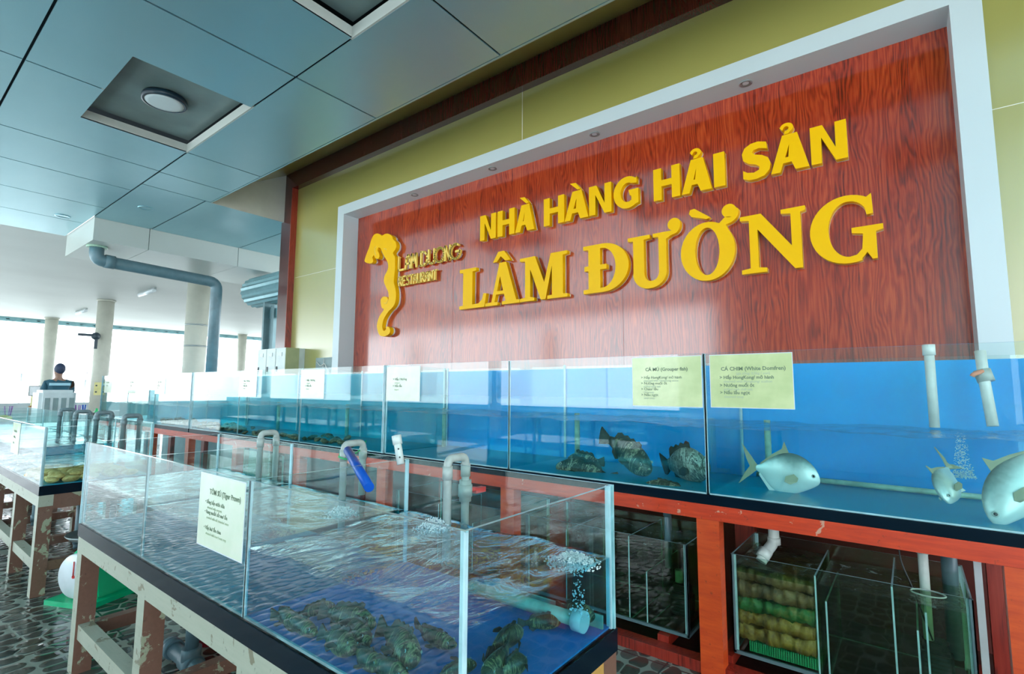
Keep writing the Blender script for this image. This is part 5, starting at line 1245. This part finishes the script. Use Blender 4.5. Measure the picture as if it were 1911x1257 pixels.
# dining tables with chopstick holders
def table(x, y, w, d, lab):
    t = thing('dining_table', (x, y, 0), lab, 'table', 'white-covered dining tables')
    bm = bmesh.new(); box(bm, x-w/2, x+w/2, y-d/2, y+d/2, .74, .77); part('tabletop', bm, 'cloth_white', t)
    bm = bmesh.new()
    for sx, sy in ((-1, 0), (1, 0)): box(bm, x+sx*w/2-.006, x+sx*w/2+.006, y-d/2, y+d/2, .45, .74)
    box(bm, x-w/2, x+w/2, y-d/2-.006, y-d/2+.006, .45, .74); box(bm, x-w/2, x+w/2, y+d/2-.006, y+d/2+.006, .45, .74); part('tablecloth', bm, 'cloth_white', t)
    for sx in (-1, 1):
        for sy in (-1, 1): part('leg', B(x+sx*(w/2-.08)-.03, x+sx*(w/2-.08)+.03, y+sy*(d/2-.08)-.03, y+sy*(d/2-.08)+.03, 0, .74), 'metal_grey', t)
def holder(x, y, z, n, lab, hm='cloth_white', sm='chopstick_wood'):
    t = thing('chopstick_holder', (x, y, z), lab, 'chopstick holder', 'chopstick holders on the dining tables')
    bm = bmesh.new(); lathe(bm, [(.06, 0), (.065, .14), (.055, .14), (.05, .02), (.01, .02)], (x, y, z), 18); part('cup', bm, hm, t)
    for k in range(n):
        a = rnd.uniform(0, 6); bm = bmesh.new(); tube(bm, [(x+.03*cos(a), y+.03*sin(a), z+.025), (x+.05*cos(a), y+.07*sin(a), z+.36)], .009, 6); part('chopstick', bm, sm, t)
table(-17.0, 2.1, 1.2, 2.2, 'white-covered dining table beyond the clam tank, left'); table(-17.2, 4.6, 1.2, 1.8, 'white-covered dining table beside the notice column'); table(-22, 1.2, 1.2, 2.4, 'white-covered dining table far off near the eave')
def py(u, x): return at(u, 722, 'x', x).y
plain('stick_purple', (.22, .1, .35), .5)
holder(-16.9, py(20, -16.9), .77, 7, 'chopstick holder with purple sticks at the left photo edge', sm='stick_purple'); holder(-16.9, py(64, -16.9), .77, 9, 'chopstick holder with wooden sticks left of the air cooler'); holder(-17.0, py(149, -17), .77, 7, 'chopstick holder right of the air cooler', sm='stick_purple'); holder(-17.0, py(160, -17), .77, 5, 'chopstick holder with blue sticks beside the column', sm='tube_blue')
y_ = py(65, -17.2); t = thing('table_card', (-17.2, y_, .77), 'small framed table card on a stand left of the air cooler', 'card')
part('stand', B(-17.22, -17.18, y_-.05, y_+.05, .77, 1.36), 'holder_yellow', t); part('frame', B(-17.22, -17.18, y_-.11, y_+.11, 1.36, 1.62), 'metal_grey', t); part('card_sheet', B(-17.181, -17.172, y_-.09, y_+.09, 1.385, 1.595), 'cloth_white', t)
y_ = py(184, -17.2); bm = bmesh.new(); lathe(bm, [(.05, 0), (.055, .02), (.055, .17), (.03, .21), (.03, .25), (.01, .26)], (-17.2, y_, .77), 18); solo('sauce_bottle', bm, 'bottle_green', 'small green bottle on the table beside the column', 'bottle')
y_ = py(177, -17.2); solo('napkin_box', B(-17.3, -17.1, y_-.09, y_+.09, .77, .92), 'rubber_black', 'small black box on the table beside the column', 'box')
y_ = py(5, -16.8); bm = bmesh.new(); blob(bm, (-16.8, y_, .85), .2, .2, .09, 3, .1); solo('condiment_tray', bm, 'holder_yellow', 'yellowish condiment tray at the left photo edge', 'tray')
# parasols far outside
for (u, v_, x, lab) in ((41, 691, -45, 'grey beach parasol far outside, left'), (163, 690, -50, 'pale parasol far outside beside the column'), (160, 703, -42, 'low blue-grey parasol far outside beside the column')):
    q = at(u, v_, 'x', x); t = thing('beach_parasol', (x, q.y, -.12), lab, 'parasol', 'parasols outside')
    bm = bmesh.new(); lathe(bm, [(1.1, q.z-.18), (1.05, q.z-.1), (.5, q.z+.1), (.03, q.z+.22)], (x, q.y, 0), 16); part('canopy', bm, 'umbrella_grey', t)
    bm = bmesh.new(); tube(bm, [(x, q.y, -.12), (x, q.y, q.z+.1)], .04, 8); part('pole', bm, 'metal_grey', t)
